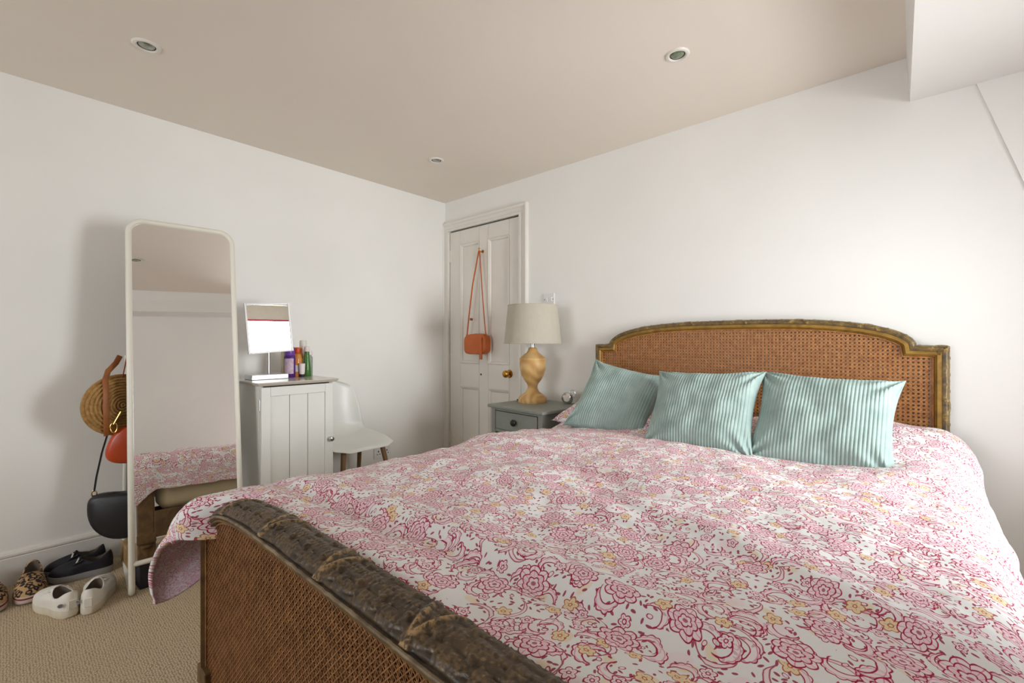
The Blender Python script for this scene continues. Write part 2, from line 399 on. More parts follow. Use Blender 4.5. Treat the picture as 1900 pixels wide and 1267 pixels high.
# ------------------------------------------------------------------ floral print
def floral(name, pale=0.0, small=False, back=None):
    m, nt, bs = new_mat(name)
    uvn = nt.nodes.new('ShaderNodeUVMap')
    # hand-drawn wobble
    nz1 = noise_tex(nt, uvn.outputs[0], 28.0, 2.0)
    sub = nt.nodes.new('ShaderNodeVectorMath'); sub.operation = 'SUBTRACT'; nt.links.new(nz1.outputs['Color'], sub.inputs[0]); sub.inputs[1].default_value = (0.5, 0.5, 0.5)
    scl = nt.nodes.new('ShaderNodeVectorMath'); scl.operation = 'SCALE'; nt.links.new(sub.outputs[0], scl.inputs[0]); scl.inputs['Scale'].default_value = 0.010
    ad = nt.nodes.new('ShaderNodeVectorMath'); ad.operation = 'ADD'; nt.links.new(uvn.outputs[0], ad.inputs[0]); nt.links.new(scl.outputs[0], ad.inputs[1])
    P = ad.outputs[0]
    K = 0.60 if not small else 0.40
    def cell(size, off, rnd=0.8):
        mp = nt.nodes.new('ShaderNodeMapping'); nt.links.new(P, mp.inputs[0])
        s = 1.0 / (size * K); mp.inputs['Scale'].default_value = (s, s, s); mp.inputs['Location'].default_value = (off[0], off[1], 0)
        v = nt.nodes.new('ShaderNodeTexVoronoi'); v.voronoi_dimensions = '2D'; v.inputs['Scale'].default_value = 1.0
        v.inputs['Randomness'].default_value = rnd
        nt.links.new(mp.outputs[0], v.inputs['Vector'])
        df = nt.nodes.new('ShaderNodeVectorMath'); df.operation = 'SUBTRACT'
        nt.links.new(mp.outputs[0], df.inputs[0]); nt.links.new(v.outputs['Position'], df.inputs[1])
        sp = nt.nodes.new('ShaderNodeSeparateXYZ'); nt.links.new(df.outputs[0], sp.inputs[0])
        sc = nt.nodes.new('ShaderNodeSeparateColor'); nt.links.new(v.outputs['Color'], sc.inputs[0])
        x, y = Sock(nt, sp.outputs[0]), Sock(nt, sp.outputs[1])
        r, g, b = (Sock(nt, sc.outputs[i]) for i in range(3))
        a = r * (2 * pi); c, s_ = a.cos(), a.sin()
        return x * c + y * s_, y * c - x * s_, g, b
    def rad(x, y): return (x * x + y * y).sqrt()
    def line(d, w_, aa=0.012): return ((w_ - d.abs()) / aa + 0.5).sat()
    def inside(d, aa=0.012): return (0.5 - d / aa).sat()
    white = lin((242, 241, 240)); crim = lin((168, 14, 62)); rose = lin((224, 126, 158)); pinkf = lin((247, 227, 233)); dkl = lin((158, 30, 72))
    yel = lin((240, 218, 182)); org = lin((190, 104, 56)); palp = lin((246, 226, 232))
    col = None
    # E pale yellow and pale pink blobs
    x, y, g, b = cell(0.105, (3.1, 7.7), 0.9)
    d = rad(x * 1.0, y * 1.7) - 0.20
    f = inside(d, 0.08) * g.gt(0.45)
    col = mix_col(nt, f * 0.65, white, yel)
    x, y, g, b = cell(0.13, (8.3, 1.2), 0.9)
    d = rad(x * 1.1, y * 1.5) - 0.28
    col = mix_col(nt, inside(d, 0.05) * g.gt(0.35) * 0.7, col, palp)
    # D leaf dashes
    x, y, g, b = cell(0.0235, (1.3, 2.1), 1.0)
    d = rad(x * 1.0, y * 2.2) - 0.31
    mk = noise_tex(nt, P, 9.0, 1.0)
    f = inside(d, 0.06) * g.gt(0.15) * Sock(nt, mk.outputs['Fac']).gt(0.36)
    col = mix_col(nt, f * 0.92, col, dkl)
    # F long swooshes
    x, y, g, b = cell(0.120, (5.5, 4.4), 0.75)
    d1 = rad(x, y + 0.30) - 0.42
    d2 = 0.40 - rad(x + 0.06, y + 0.36)
    d = d1.max(d2).max(x.abs() - 0.34)
    f = g.gt(0.35)
    col = mix_col(nt, inside(d) * f, col, pinkf)
    col = mix_col(nt, line(d, 0.012) * f * 0.9, col, crim)
    # B crescents with scalloped back
    for (sz, of, th) in ((0.100, (2.7, 9.1), 0.15), (0.115, (6.1, 3.9), 0.35), (0.128, (1.9, 12.4), 0.50)):
        x, y, g, b = cell(sz, of, 0.8)
        th_ = y.atan2(x)
        d1 = rad(x, y) - (0.29 + 0.035 * (th_ * 5.0).sin().abs())
        d2 = (0.24 + 0.06 * b) - rad(x - 0.10, y - 0.09)
        d = d1.max(d2)
        f = g.gt(th)
        col = mix_col(nt, inside(d) * f * (0.55 + 0.45 * b), col, pinkf)
        col = mix_col(nt, line(d, 0.014) * f, col, crim)
        # vein and a bud in the hollow
        col = mix_col(nt, line(rad(x - 0.03, y - 0.03) - 0.30, 0.007) * inside(d) * f, col, rose)
        dd = rad((x - 0.15) * 1.0, (y - 0.12) * 1.5) - 0.07
        col = mix_col(nt, inside(dd) * f * 0.8, col, pinkf)
        col = mix_col(nt, line(dd, 0.012) * f, col, crim)
    # C small five-petal flowers, pink or orange
    x, y, g, b = cell(0.078, (4.9, 6.6), 0.85)
    r = rad(x, y); t = y.atan2(x)
    R = 0.16 + 0.09 * (t * 2.5).cos().abs()
    d = r - R * (0.8 + 0.35 * b)
    isy = b.gt(0.74); f = g.gt(0.22)
    fillc = mix_col(nt, isy, pinkf, yel); linec = mix_col(nt, isy, crim, org)
    col = mix_col(nt, inside(d) * f, col, fillc)
    col = mix_col(nt, line(d, 0.019) * f, col, linec)
    col = mix_col(nt, line(r - 0.06, 0.016) * f, col, linec)
    col = mix_col(nt, ((t * 2.5).sin().abs().lt(0.16)) * inside(r - 0.15) * (r - 0.07).gt(0.0) * f * 0.7, col, linec)
    # A peonies
    x, y, g, b = cell(0.185, (7.3, 5.2), 0.72)
    y = y * (1.0 + 0.45 * b)
    r = rad(x, y); t = y.atan2(x); f = g.gt(0.12)
    wob = 1.0
    ro = 0.215 + 0.060 * (t * 3.5).cos().abs(); rm = 0.145 + 0.045 * (t * 3.0 + 0.7).cos().abs(); ri = 0.070 + 0.030 * (t * 2.5 + 0.3).cos().abs()
    d = r - ro
    col = mix_col(nt, inside(d) * f, col, pinkf)
    petal = line((t * 7.0).sin(), 0.22, 0.1) * (r - ri).gt(0.0) * inside(d)
    col = mix_col(nt, petal * f * 0.75, col, rose)
    col = mix_col(nt, line((t * 3.5).cos(), 0.09, 0.05) * (r - rm).gt(0.0) * inside(d) * f, col, crim)
    col = mix_col(nt, line(d, 0.011, 0.009) * f, col, crim)
    col = mix_col(nt, inside(r - rm) * f * 0.16, col, rose)
    col = mix_col(nt, line(r - rm, 0.010, 0.009) * f, col, crim)
    col = mix_col(nt, inside(r - ri) * f * 0.8, col, pinkf)
    col = mix_col(nt, line(r - ri, 0.010, 0.009) * f, col, crim)
    col = mix_col(nt, inside(r - 0.035) * f * 0.8, col, crim)
    if back is not None:
        col = mix_col(nt, 0.62, col, lin(back))
    if pale > 0: col = mix_col(nt, pale, col, white)
    nt.links.new(col.k, bs.inputs['Base Color'])
    bs.inputs['Roughness'].default_value = 0.85; bs.inputs['Specular IOR Level'].default_value = 0.2
    bs.inputs['Sheen Weight'].default_value = 0.0
    wv = noise_tex(nt, uvn.outputs[0], 60.0, 4.0, 0.6)
    bump(nt, bs, wv.outputs['Fac'], 0.22, 0.004)
    return m
M_floral = floral('floral_cotton')
M_under = floral('floral_underside', small=True, back=(172, 140, 158))

# ------------------------------------------------------------------ bed
M_frame = simple('aged_walnut_gilt', (122, 92, 52), 0.5, var=0.0, vscale=18, rgb2=(82, 60, 34), bscale=60, bstr=0.25)
M_gold = simple('gilt_band', (162, 124, 50), 0.45, 0.2, vscale=25, rgb2=(124, 92, 36), bscale=50, bstr=0.12)

def mat_carved(name, base, dark, worn, gild):
    m, nt, b = new_mat(name)
    at = nt.nodes.new('ShaderNodeAttribute'); at.attribute_name = 'gild'
    vec = coords(nt)
    n = noise_tex(nt, vec, 22, 5.0, 0.65); n2 = noise_tex(nt, vec, 130, 3.0)
    f = ((Sock(nt, n.outputs['Fac']) - 0.5) * 4.0 + 0.5).sat()
    c = mix_col(nt, f, lin(base), lin(dark))
    g = (Sock(nt, at.outputs['Fac']) * ((Sock(nt, n2.outputs['Fac']) - 0.42) * 6.0).sat()).sat()
    c = mix_col(nt, g, c, lin(gild))
    wv = ((Sock(nt, n2.outputs['Fac']) - 0.66) * 12.0).sat()
    c = mix_col(nt, wv * 0.5, c, lin(worn))
    nt.links.new(c.k, b.inputs['Base Color']); b.inputs['Roughness'].default_value = 0.42
    bump(nt, b, n2.outputs['Fac'], 0.35, 0.002)
    return m
M_carve = mat_carved('carved_dark_walnut', (84, 66, 44), (44, 34, 22), (170, 150, 116), (172, 138, 92))
M_carve_gold = mat_carved('carved_gilt', (116, 92, 50), (72, 58, 34), (190, 176, 140), (178, 146, 74))

BXL, BXR = -1.487, 0.113; BXC = (BXL + BXR) / 2
def outline(z_sh, rise, sh, p=3.0, n=44, zbot=0.1):
    """half outline left to centre, mirrored; returns XZ points from bottom left to bottom right"""
    pts = [(BXL, zbot), (BXL, z_sh * 0.5 + zbot * 0.5), (BXL, z_sh), (BXL + sh * 0.5, z_sh + 0.001), (BXL + sh, z_sh + 0.003)]
    hw_ = BXC - BXL - sh
    for i in range(1, n + 1):
        u = 1 - (i / n) ** 1.7
        pts.append((BXC - hw_ * u, z_sh + 0.003 + (rise - 0.003) * (1 - u ** p) ** 0.5))
    right = [(2 * BXC - x, z) for x, z in pts[:-1]][::-1]
    return pts + right
def offset_poly(pts, d):
    """offset to the inside (to the right of travel: bottom-left up, over, down)"""
    out = []
    for i, p in enumerate(pts):
        a = Vector(pts[max(i - 1, 0)]); c = Vector(pts[min(i + 1, len(pts) - 1)]); b_ = Vector(p)
        d1 = (b_ - a); d2 = (c - b_)
        n1 = Vector((d1.y, -d1.x)).normalized() if d1.length > 1e-9 else None
        n2 = Vector((d2.y, -d2.x)).normalized() if d2.length > 1e-9 else None
        if n1 is None: n1 = n2
        if n2 is None: n2 = n1
        nn = (n1 + n2); L = nn.length
        nn = nn / L if L > 1e-6 else n1
        k = 1.0 / max(0.55, nn.dot(n1))
        out.append((b_.x + nn.x * d * k, b_.y + nn.y * d * k))
    return out
def resample(pts, step):
    P = [Vector(p) for p in pts]; out = [P[0]]
    for a, b_ in zip(P[:-1], P[1:]):
        n = max(1, int(round((b_ - a).length / step)))
        for i in range(1, n + 1): out.append(a.lerp(b_, i / n))
    return [tuple(p) for p in out]

def carve(s, t, seed):
    """relief height (-1..1) and gilding mask; s metres along the rail, t 0..1 across the roll"""
    period = 0.26
    k = (s + seed) / period; ph = (k - math.floor(k)) * period - period / 2
    lean_ = 0.045 * (t - 0.5)
    band = max(max(0.0, 1 - abs(ph - 0.016 - lean_) / 0.008), max(0.0, 1 - abs(ph + 0.016 + lean_) / 0.008))   # crossing ribbons
    reed = abs(sin(pi * 6.0 * (t + 0.015 * sin(s * 37 + seed)))) ** 0.6
    h = 0.60 * reed + 0.16 * nz(s * 48, t * 8, seed) + 0.10 * nz(s * 130, t * 26, seed + 4)
    # pointed leaves lying along the reeds
    g = 0.0
    for off, tc in ((0.0, 0.5), (0.033, 0.2), (0.033, 0.8)):
        q = (s + off) / 0.066; fq = q - math.floor(q); wdt = 0.16 * (1 - fq) ** 0.7 * sstep(0.0, 0.10, fq) + 0.004
        d = abs(t - tc) / wdt
        if d < 1:
            h = max(h, 0.55 + 0.30 * (1 - d) - 0.30 * (1 if d < 0.10 else 0) + 0.08 * sin(fq * 34)); g = max(g, 0.30 * (1 - d) + 0.45 * (1 if d > 0.86 else 0))
    for off, tc in ((0.012, 0.34), (0.045, 0.66)):
        q = (s + off) / 0.066; fq = q - math.floor(q); d = sqrt(((fq - 0.5) * 0.066 / 0.0065) ** 2 + ((t - tc) * 0.105 / 0.0065) ** 2)
        if d < 1: h = max(h, 0.55 + 0.6 * sqrt(1 - d * d)); g = max(g, 0.25)
    if band > 0: h = max(h, 0.45 + 0.65 * min(1, band * 2.2)); g = max(g, min(1, band * 1.8))
    return h, g

def sweep(name, mat, path, prof, parent, carve_range=None, amp=0.004, seed=0.0):
    """profile points (inset d, y); carve_range = indices of the profile to carve between"""
    rows = []; gil = []
    s = 0.0; S = [0.0]
    for a, b_ in zip(path[:-1], path[1:]): s += (Vector(b_) - Vector(a)).length; S.append(s)
    offs = {}
    tot = len(prof)
    base = [offset_poly(path, d) for d, y in prof]
    P = [[Vector((base[j][i][0], prof[j][1], base[j][i][1])) for j in range(tot)] for i in range(len(path))]
    if carve_range:
        c0, c1 = carve_range
        for i in range(len(path)):
            row = P[i]; new = []
            for j in range(tot):
                g = 0.0; p = row[j]
                if c0 < j < c1:
                    t = (j - c0) / (c1 - c0); h, g = carve(S[i], t, seed)
                    nrm2 = Vector((base[j][i][0] - base[max(j - 1, 0)][i][0], prof[j][1] - prof[max(j - 1, 0)][1], base[j][i][1] - base[max(j - 1, 0)][i][1]))
                    a = Vector(path[max(i - 1, 0)]); c = Vector(path[min(i + 1, len(path) - 1)])
                    tg = Vector((c.x - a.x, 0, c.y - a.y)).normalized()
                    tj = (row[min(j + 1, tot - 1)] - row[j - 1]).normalized()
                    nn = tg.cross(tj); mid = row[(c0 + c1) // 2]; cen = (row[c0] + row[c1]) / 2
                    if nn.dot(mid - cen) < 0: nn = -nn
                    p = p + nn * (amp * h)
                new.append(p); gil.append(g)
            rows.append(new)
    else: rows = P; gil = [0.0] * (len(path) * tot)
    m = MB(); m.grid(rows)
    m.f.append(tuple(range(tot))); m.f.append(tuple((len(path) - 1) * tot + q for q in range(tot))[::-1])
    o = m.build(name, mat, parent, smooth='all')
    at = o.data.attributes.new('gild', 'FLOAT', 'POINT')
    if len(o.data.vertices) == len(gil): at.data.foreach_set('value', gil)
    if not carve_range: o.data.set_sharp_from_angle(angle=0.5)
    return o

def clip_strands(poly, pitch, y, wd, th, off, parent, mat, name, seedrot=0.0):
    """octagonal cane weave: paired verticals, paired horizontals and both diagonals, as real strands clipped to poly"""
    mb = MB(); n = len(poly)
    def spans(px, pz, dx, dz):
        ts = []
        for i in range(n):
            ax, az = poly[i]; bx, bz = poly[(i + 1) % n]
            ex, ez = bx - ax, bz - az; den = dx * ez - dz * ex
            if abs(den) < 1e-12: continue
            t = ((ax - px) * ez - (az - pz) * ex) / den; u = ((ax - px) * dz - (az - pz) * dx) / den
            if 0 <= u < 1: ts.append(t)
        ts.sort(); return [(ts[i], ts[i + 1]) for i in range(0, len(ts) - 1, 2)]
    def strand(px, pz, dx, dz, yy, w_):
        for t0, t1 in spans(px, pz, dx, dz):
            if t1 - t0 < 0.004: continue
            nx, nz_ = -dz * w_ / 2, dx * w_ / 2
            a = (px + dx * t0, pz + dz * t0); b_ = (px + dx * t1, pz + dz * t1)
            q = [(a[0] + nx, a[1] + nz_), (b_[0] + nx, b_[1] + nz_), (b_[0] - nx, b_[1] - nz_), (a[0] - nx, a[1] - nz_)]
            mb.add([(c[0], yy, c[1]) for c in q] + [(c[0], yy + th, c[1]) for c in q],
                   [(0, 1, 2, 3), (7, 6, 5, 4), (0, 4, 5, 1), (1, 5, 6, 2), (2, 6, 7, 3), (3, 7, 4, 0)])
    xa, xb = min(p[0] for p in poly), max(p[0] for p in poly); za, zb_ = min(p[1] for p in poly), max(p[1] for p in poly)
    g = pitch * 0.13
    k = int((xb - xa) / pitch) + 2
    for i in range(k):
        x = xa + off[0] * pitch + i * pitch
        for sg in (-1, 1): strand(x + sg * g, za - 1, 0, 1, y, wd)
    for i in range(int((zb_ - za) / pitch) + 2):
        z = za + off[1] * pitch + i * pitch
        for sg in (-1, 1): strand(xa - 1, z + sg * g, 1, 0, y + th * 0.9, wd)
    q = sqrt(0.5)
    tot = int((xb - xa + zb_ - za) / pitch) + 3
    for i in range(-2, tot):
        c = xa + off[0] * pitch + za + off[1] * pitch + i * pitch + 0.5 * pitch
        strand(c - za, za, -q, q, y - th * 0.9, wd * 1.05)
        c2 = xa + off[0] * pitch - (zb_ - za) - (off[1] * pitch) + i * pitch + 0.5 * pitch
        strand(c2, za, q, q, y - th * 1.7, wd * 1.05)
    o = mb.build(name, mat, parent); o['kind'] = 'stuff'
    return o
M_cane = simple('cane_strands', (206, 146, 88), 0.45, vscale=40, rgb2=(172, 112, 60), bscale=200, bstr=0.1)
M_cane_in_shade = simple('inner_cane_strands_shade', (74, 48, 28), 0.6)  # same cane painted darker, for the shade inside the footboard
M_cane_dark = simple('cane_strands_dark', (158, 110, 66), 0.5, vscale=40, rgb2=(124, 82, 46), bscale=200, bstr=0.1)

bed = empty('bed', (0, 0, 0), 'carved gilt double bed with woven cane headboard and footboard', 'bed')
YH = 2.505       # back plane of the headboard
# --- headboard
h_out = resample(outline(1.070, 0.126, 0.098, 3.0, zbot=0.06), 0.006)
h_in = offset_poly(outline(1.070, 0.126, 0.098, 3.0, zbot=0.06), 0.042)
hb = sweep('headboard', M_gold, resample(outline(1.070, 0.126, 0.098, 3.0, zbot=0.06), 0.02),
           [(0.020, YH), (0.020, YH - 0.040), (0.022, YH - 0.046), (0.034, YH - 0.048), (0.037, YH - 0.044), (0.042, YH - 0.040), (0.044, YH - 0.020), (0.044, YH)], bed)
prof = [(0.022, YH)] + [(0.0, YH - 0.004)] + [(0.011 - 0.0115 * cos(a) , YH - 0.022 - 0.022 * sin(a)) for a in [(-20 + 14 * k) * pi / 180 for k in range(0, 9)]] + [(0.0215, YH - 0.043)]
sweep('carved_crest', M_carve_gold, h_out, prof, hb, (1, len(prof) - 1), 0.0048, 0.07)
cane_poly = [p for p in h_in]
cane_poly[0] = (cane_poly[0][0], 0.40); cane_poly[-1] = (cane_poly[-1][0], 0.40)
def dedupe(poly):
    out = []
    for p in poly:
        if not out or (Vector(p) - Vector(out[-1])).length > 1e-4: out.append(p)
    return out
cane_poly = dedupe([p for p in cane_poly if p[1] >= 0.399])
clip_strands(cane_poly, 0.0160, YH - 0.030, 0.0019, 0.0008, (0.3, 0.2), hb, M_cane, 'cane_weave')
clip_strands(cane_poly, 0.0158, YH - 0.010, 0.0019, 0.0008, (0.55, 0.5), hb, M_cane, 'cane_weave')
# fine bead lining the cane
inn = offset_poly(outline(1.070, 0.126, 0.098, 3.0, zbot=0.06), 0.046)
MB().tube([(p[0], YH - 0.034, p[1]) for p in resample(inn, 0.02)], 0.0028, 6).build('cane_bead', M_cane, hb, smooth=True)
MB().box(BXL + 0.04, BXR - 0.04, YH - 0.04, YH, 0.30, 0.40).build('bottom_rail', M_gold, hb, bevel=0.003)

# --- footboard (outer face towards the viewpoint)
YF = 0.356
f_line = outline(0.588, 0.094, 0.082, 5.0, zbot=0.05)
fb = sweep('footboard', M_frame, resample(f_line, 0.02),
           [(0.030, YF + 0.085), (0.012, YF + 0.085), (0.006, YF + 0.075), (0.004, YF + 0.02), (0.008, YF + 0.004), (0.014, YF + 0.003), (0.017, YF - 0.002), (0.022, YF - 0.002), (0.024, YF + 0.004), (0.026, YF + 0.012), (0.026, YF + 0.07)], bed)
top = [p for p in resample(f_line, 0.0026)]
# carved roll only along the arch, ends on the shoulders
x_a, x_b = BXL + 0.082, BXR - 0.082
arch = [p for p in top if x_a - 0.0005 <= p[0] <= x_b + 0.0005 and p[1] > 0.604]
roll = [(0.016, YF + 0.000), (0.012, YF - 0.004), (0.010, YF - 0.004), (0.008, YF + 0.000)]
N_R = 44
for k in range(N_R + 1):
    a = radians(168 - k * (168 - 8) / N_R)
    roll.append((0.012 - 0.024 * sin(a), YF + 0.044 + 0.043 * cos(a)))
roll += [(0.020, YF + 0.088), (0.034, YF + 0.088)]
ft = sweep('carved_top_rail', M_carve, arch, roll, fb, (4, 4 + N_R), 0.0085, 0.0)
M_worn = simple('worn_edge', (150, 132, 104), 0.5, vscale=30, rgb2=(96, 76, 50), bscale=80, bstr=0.2)
bead = [Vector((p[0], YF - 0.0050 + 0.0012 * nz(p[0] * 60, 1.0), p[1] + 0.0012 * nz(p[0] * 45, 7.0))) for p in resample(offset_poly(arch, 0.0085), 0.012)]
MB().tube(bead, 0.0034, 8).build('rim_bead', M_worn, fb, smooth=True)['label'] = 'pale worn bead'
fi = dedupe([p for p in offset_poly(f_line, 0.024)])
fi[0] = (fi[0][0], 0.14); fi[-1] = (fi[-1][0], 0.14)
fi = [p for p in fi if p[1] >= 0.139]
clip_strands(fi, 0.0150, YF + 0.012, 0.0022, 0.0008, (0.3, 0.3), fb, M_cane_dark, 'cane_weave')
clip_strands(fi, 0.0150, YF + 0.040, 0.0022, 0.0008, (0.6, 0.5), fb, M_cane_in_shade, 'inner_cane_weave')
MB().tube([(p[0], YF + 0.009, p[1]) for p in resample(offset_poly(f_line, 0.0285), 0.02)], 0.0026, 6).build('cane_bead', M_cane_dark, fb, smooth=True)
MB().box(BXL + 0.02, BXR - 0.02, YF + 0.002, YF + 0.075, 0.09, 0.142).build('bottom_rail', M_frame, fb, bevel=0.004)
# corner blocks, legs, rails
leg_prof = [(0.014, 0.0), (0.020, 0.004), (0.022, 0.02), (0.030, 0.085), (0.034, 0.098), (0.026, 0.104), (0.036, 0.112), (0.038, 0.124), (0.030, 0.130), (0.036, 0.138)]
for (x, y) in ((BXL + 0.028, YF + 0.042), (BXR - 0.028, YF + 0.042), (BXL + 0.028, YH - 0.030), (BXR - 0.028, YH - 0.030)):
    lg = MB().lathe(leg_prof, 24, T(x, y, 0.0)).build('leg', M_frame, bed, smooth=True)
    MB().box(x - 0.036, x + 0.036, y - 0.046, y + 0.046, 0.136, 0.190).build('corner_block', M_frame, lg, bevel=0.004)
for x in (BXL + 0.004, BXR - 0.034):
    MB().box(x, x + 0.030, YF + 0.08, YH - 0.06, 0.16, 0.315).build('side_rail', M_frame, bed, bevel=0.006)
for k in range(12):
    y = 0.50 + k * 0.165
    MB().box(BXL + 0.034, BXR - 0.034, y, y + 0.08, 0.285, 0.303).build('slat', M_frame, bed)
# mattress
M_mat = simple('mattress_ticking', (206, 190, 156), 0.85, var=0.12, vscale=6, bscale=90, bstr=0.2)
mt = MB().box(BXL + 0.01, BXR - 0.01, YF + 0.10, YH - 0.06, 0.304, 0.560).build('mattress', M_mat, bevel=0.07, seg=6)
tag(mt, 'cream mattress on the bed frame, seen in the standing mirror', 'mattress')

# ------------------------------------------------------------------ duvet
NS, NT = 250, 260
DW = 0.75
def crease(d, w_):       # ridge falling sharply on one side
    return exp(-(d / w_) ** 2) if d > 0 else exp(-(d / (w_ * 0.35)) ** 2)
def duvet_top(x, y):
    z = 0.668
    u = x * 1.0; v = y * 1.0
    z += 0.016 * nz(u * 2.2 + 3, v * 2.6, 1.7) + 0.0085 * nz(u * 5 + 9, v * 6.0, 4.1)
    z += 0.0055 * nz(u * 11, v * 17, 7.7) + 0.003 * nz(u * 24, v * 34, 2.2)
    # long creases running across the bed
    for (x0, y0, x1, y1, A, wd) in ((-1.45, 0.57, -0.25, 0.66, 0.030, 0.10), (-1.50, 1.40, -0.60, 1.28, 0.016, 0.12), (-0.55, 1.10, 0.10, 0.85, 0.015, 0.09), (-1.3, 1.02, -0.3, 0.98, 0.012, 0.12)):
        L = sqrt((x1 - x0) ** 2 + (y1 - y0) ** 2); ax, ay = (x1 - x0) / L, (y1 - y0) / L
        t = (x - x0) * ax + (y - y0) * ay; d = -(x - x0) * ay + (y - y0) * ax + 0.02 * nz(t * 4, A * 100, 0)
        fall = sstep(-0.1, 0.15, t) * (1 - sstep(L - 0.15, L + 0.2, t))
        z += A * crease(d, wd) * fall - A * 0.5 * exp(-((d + wd * 0.28) / (wd * 0.30)) ** 2) * fall
    # hollow under the cushions, pillows at the head
    z -= 0.022 * exp(-((y - 1.98) / 0.13) ** 2) * (1 - sstep(-0.12, 0.02, x))
    z += 0.060 * sstep(2.02, 2.36, y)
    z += 0.035 * sstep(-0.35, 0.0, x) * sstep(1.6, 2.4, y)
    z += 0.018 * (1 - sstep(0.44, 0.60, y))
    return z
def duvet_pt(i, j):
    """i across (left to right), j along (foot to head)"""
    a = i / NS; sl, sr = -1.22, 1.16
    s = sl + (sr - sl) * a
    left = 1 - sstep(-0.76, -0.64, s)
    y_edge = 0.464 + (0.352 - 0.055 * min(1.0, max(0.0, (-s - 0.80) / 0.38)) - 0.464) * left                      # foot end: tucked behind the rail, free past the shoulder
    right = sstep(0.66, 0.76, s); y_edge += (0.36 - 0.445) * right * 0.0
    cr = 0.13 - 0.115 * sstep(-0.86, -1.20, s) if False else 0.13 * (1 - 0.85 * left * min(1.0, max(0.0, (-s - 0.86) / 0.34)))
    L = 2.44 - y_edge; r_c = 0.036 + 0.026 * left
    sg = (j / NT) ** 1.15 * (L + cr)
    if sg > cr: y = y_edge + r_c * 0 + (sg - cr); cin = 0.0
    else:
        ph = (cr - sg) / r_c
        if ph <= pi / 2: y = y_edge - r_c * sin(ph); cin = r_c * (1 - cos(ph))
        else: y = y_edge - r_c; cin = r_c + (ph - pi / 2) * r_c
    foot = 1 - sstep(0.30, 0.47, y)
    drop_scale = (0.40 + 0.34 * foot) if s < 0 else 0.66
    xc = BXC; e = abs(s); sgn = -1 if s < 0 else 1; DR = 0.095 if s < 0 else 0.125
    if e <= DW:
        px, pz, nx, nzv = s + (0.02 * foot * sstep(0.55, DW, e) if s < 0 else 0), 0.0, 0.0, -1.0
    else:
        q = e - DW; arc = DR * pi / 2
        if q < arc:
            ph = q / DR; px, pz = sgn * (DW + DR * sin(ph)) + (0.02 * foot if s < 0 else 0), -DR * (1 - cos(ph)); nx, nzv = -sgn * sin(ph), -cos(ph)
        else:
            h = (q - arc) * drop_scale
            fl = 0.125 * foot * (1 - exp(-h / 0.07)) / max(h, 1e-4) if s < 0 else 0.08
            px, pz = (0.02 * foot if s < 0 else 0) + sgn * (DW + DR + h * fl + 0.012 * sin(y * 15 + 0.6 * s) * min(1, h / 0.12)), -DR - h; nx, nzv = -sgn, 0.0
    x = xc + px
    zt = duvet_top(xc + max(-0.80, min(0.80, px)), max(y, 0.445))
    # rounding towards the sides
    zt -= 0.020 * sstep(0.55, 0.84, abs(px))
    z = zt + pz
    if e > DW: x += 0.016 * nz(y * 4.5, z * 6, 5.0) + 0.008 * nz(y * 13, z * 11, 2.0)
    return (x + nx * cin, y, z + nzv * cin), (s, sg)
P = []; UVs = []
for i in range(NS + 1):
    row = []
    for j in range(NT + 1):
        p, uv = duvet_pt(i, j); row.append(p); UVs.append(uv)
    P.append(row)
mb = MB(); mb.grid(P)
me = bpy.data.meshes.new('duvet'); me.from_pydata(mb.v, [], [f[::-1] for f in mb.f]); me.update()
me.materials.append(M_floral); me.materials.append(M_under)
ul = me.uv_layers.new(name='UVMap')
uva = np.array(UVs, dtype=np.float32); li = np.zeros(len(me.loops), dtype=np.int32); me.loops.foreach_get('vertex_index', li)
ul.data.foreach_set('uv', uva[li].ravel())
me.polygons.foreach_set('use_smooth', [True] * len(me.polygons))
dv = bpy.data.objects.new('duvet', me); COL.objects.link(dv)
sd = dv.modifiers.new('thick', 'SOLIDIFY'); sd.thickness = 0.012; sd.offset = -1; sd.material_offset = 1; sd.material_offset_rim = 0
if me.polygons[(NS // 2) * NT + NT // 2].normal.z < 0: me.flip_normals()
tag(dv, 'puffy duvet with pink and crimson floral print spread over the bed', 'duvet')

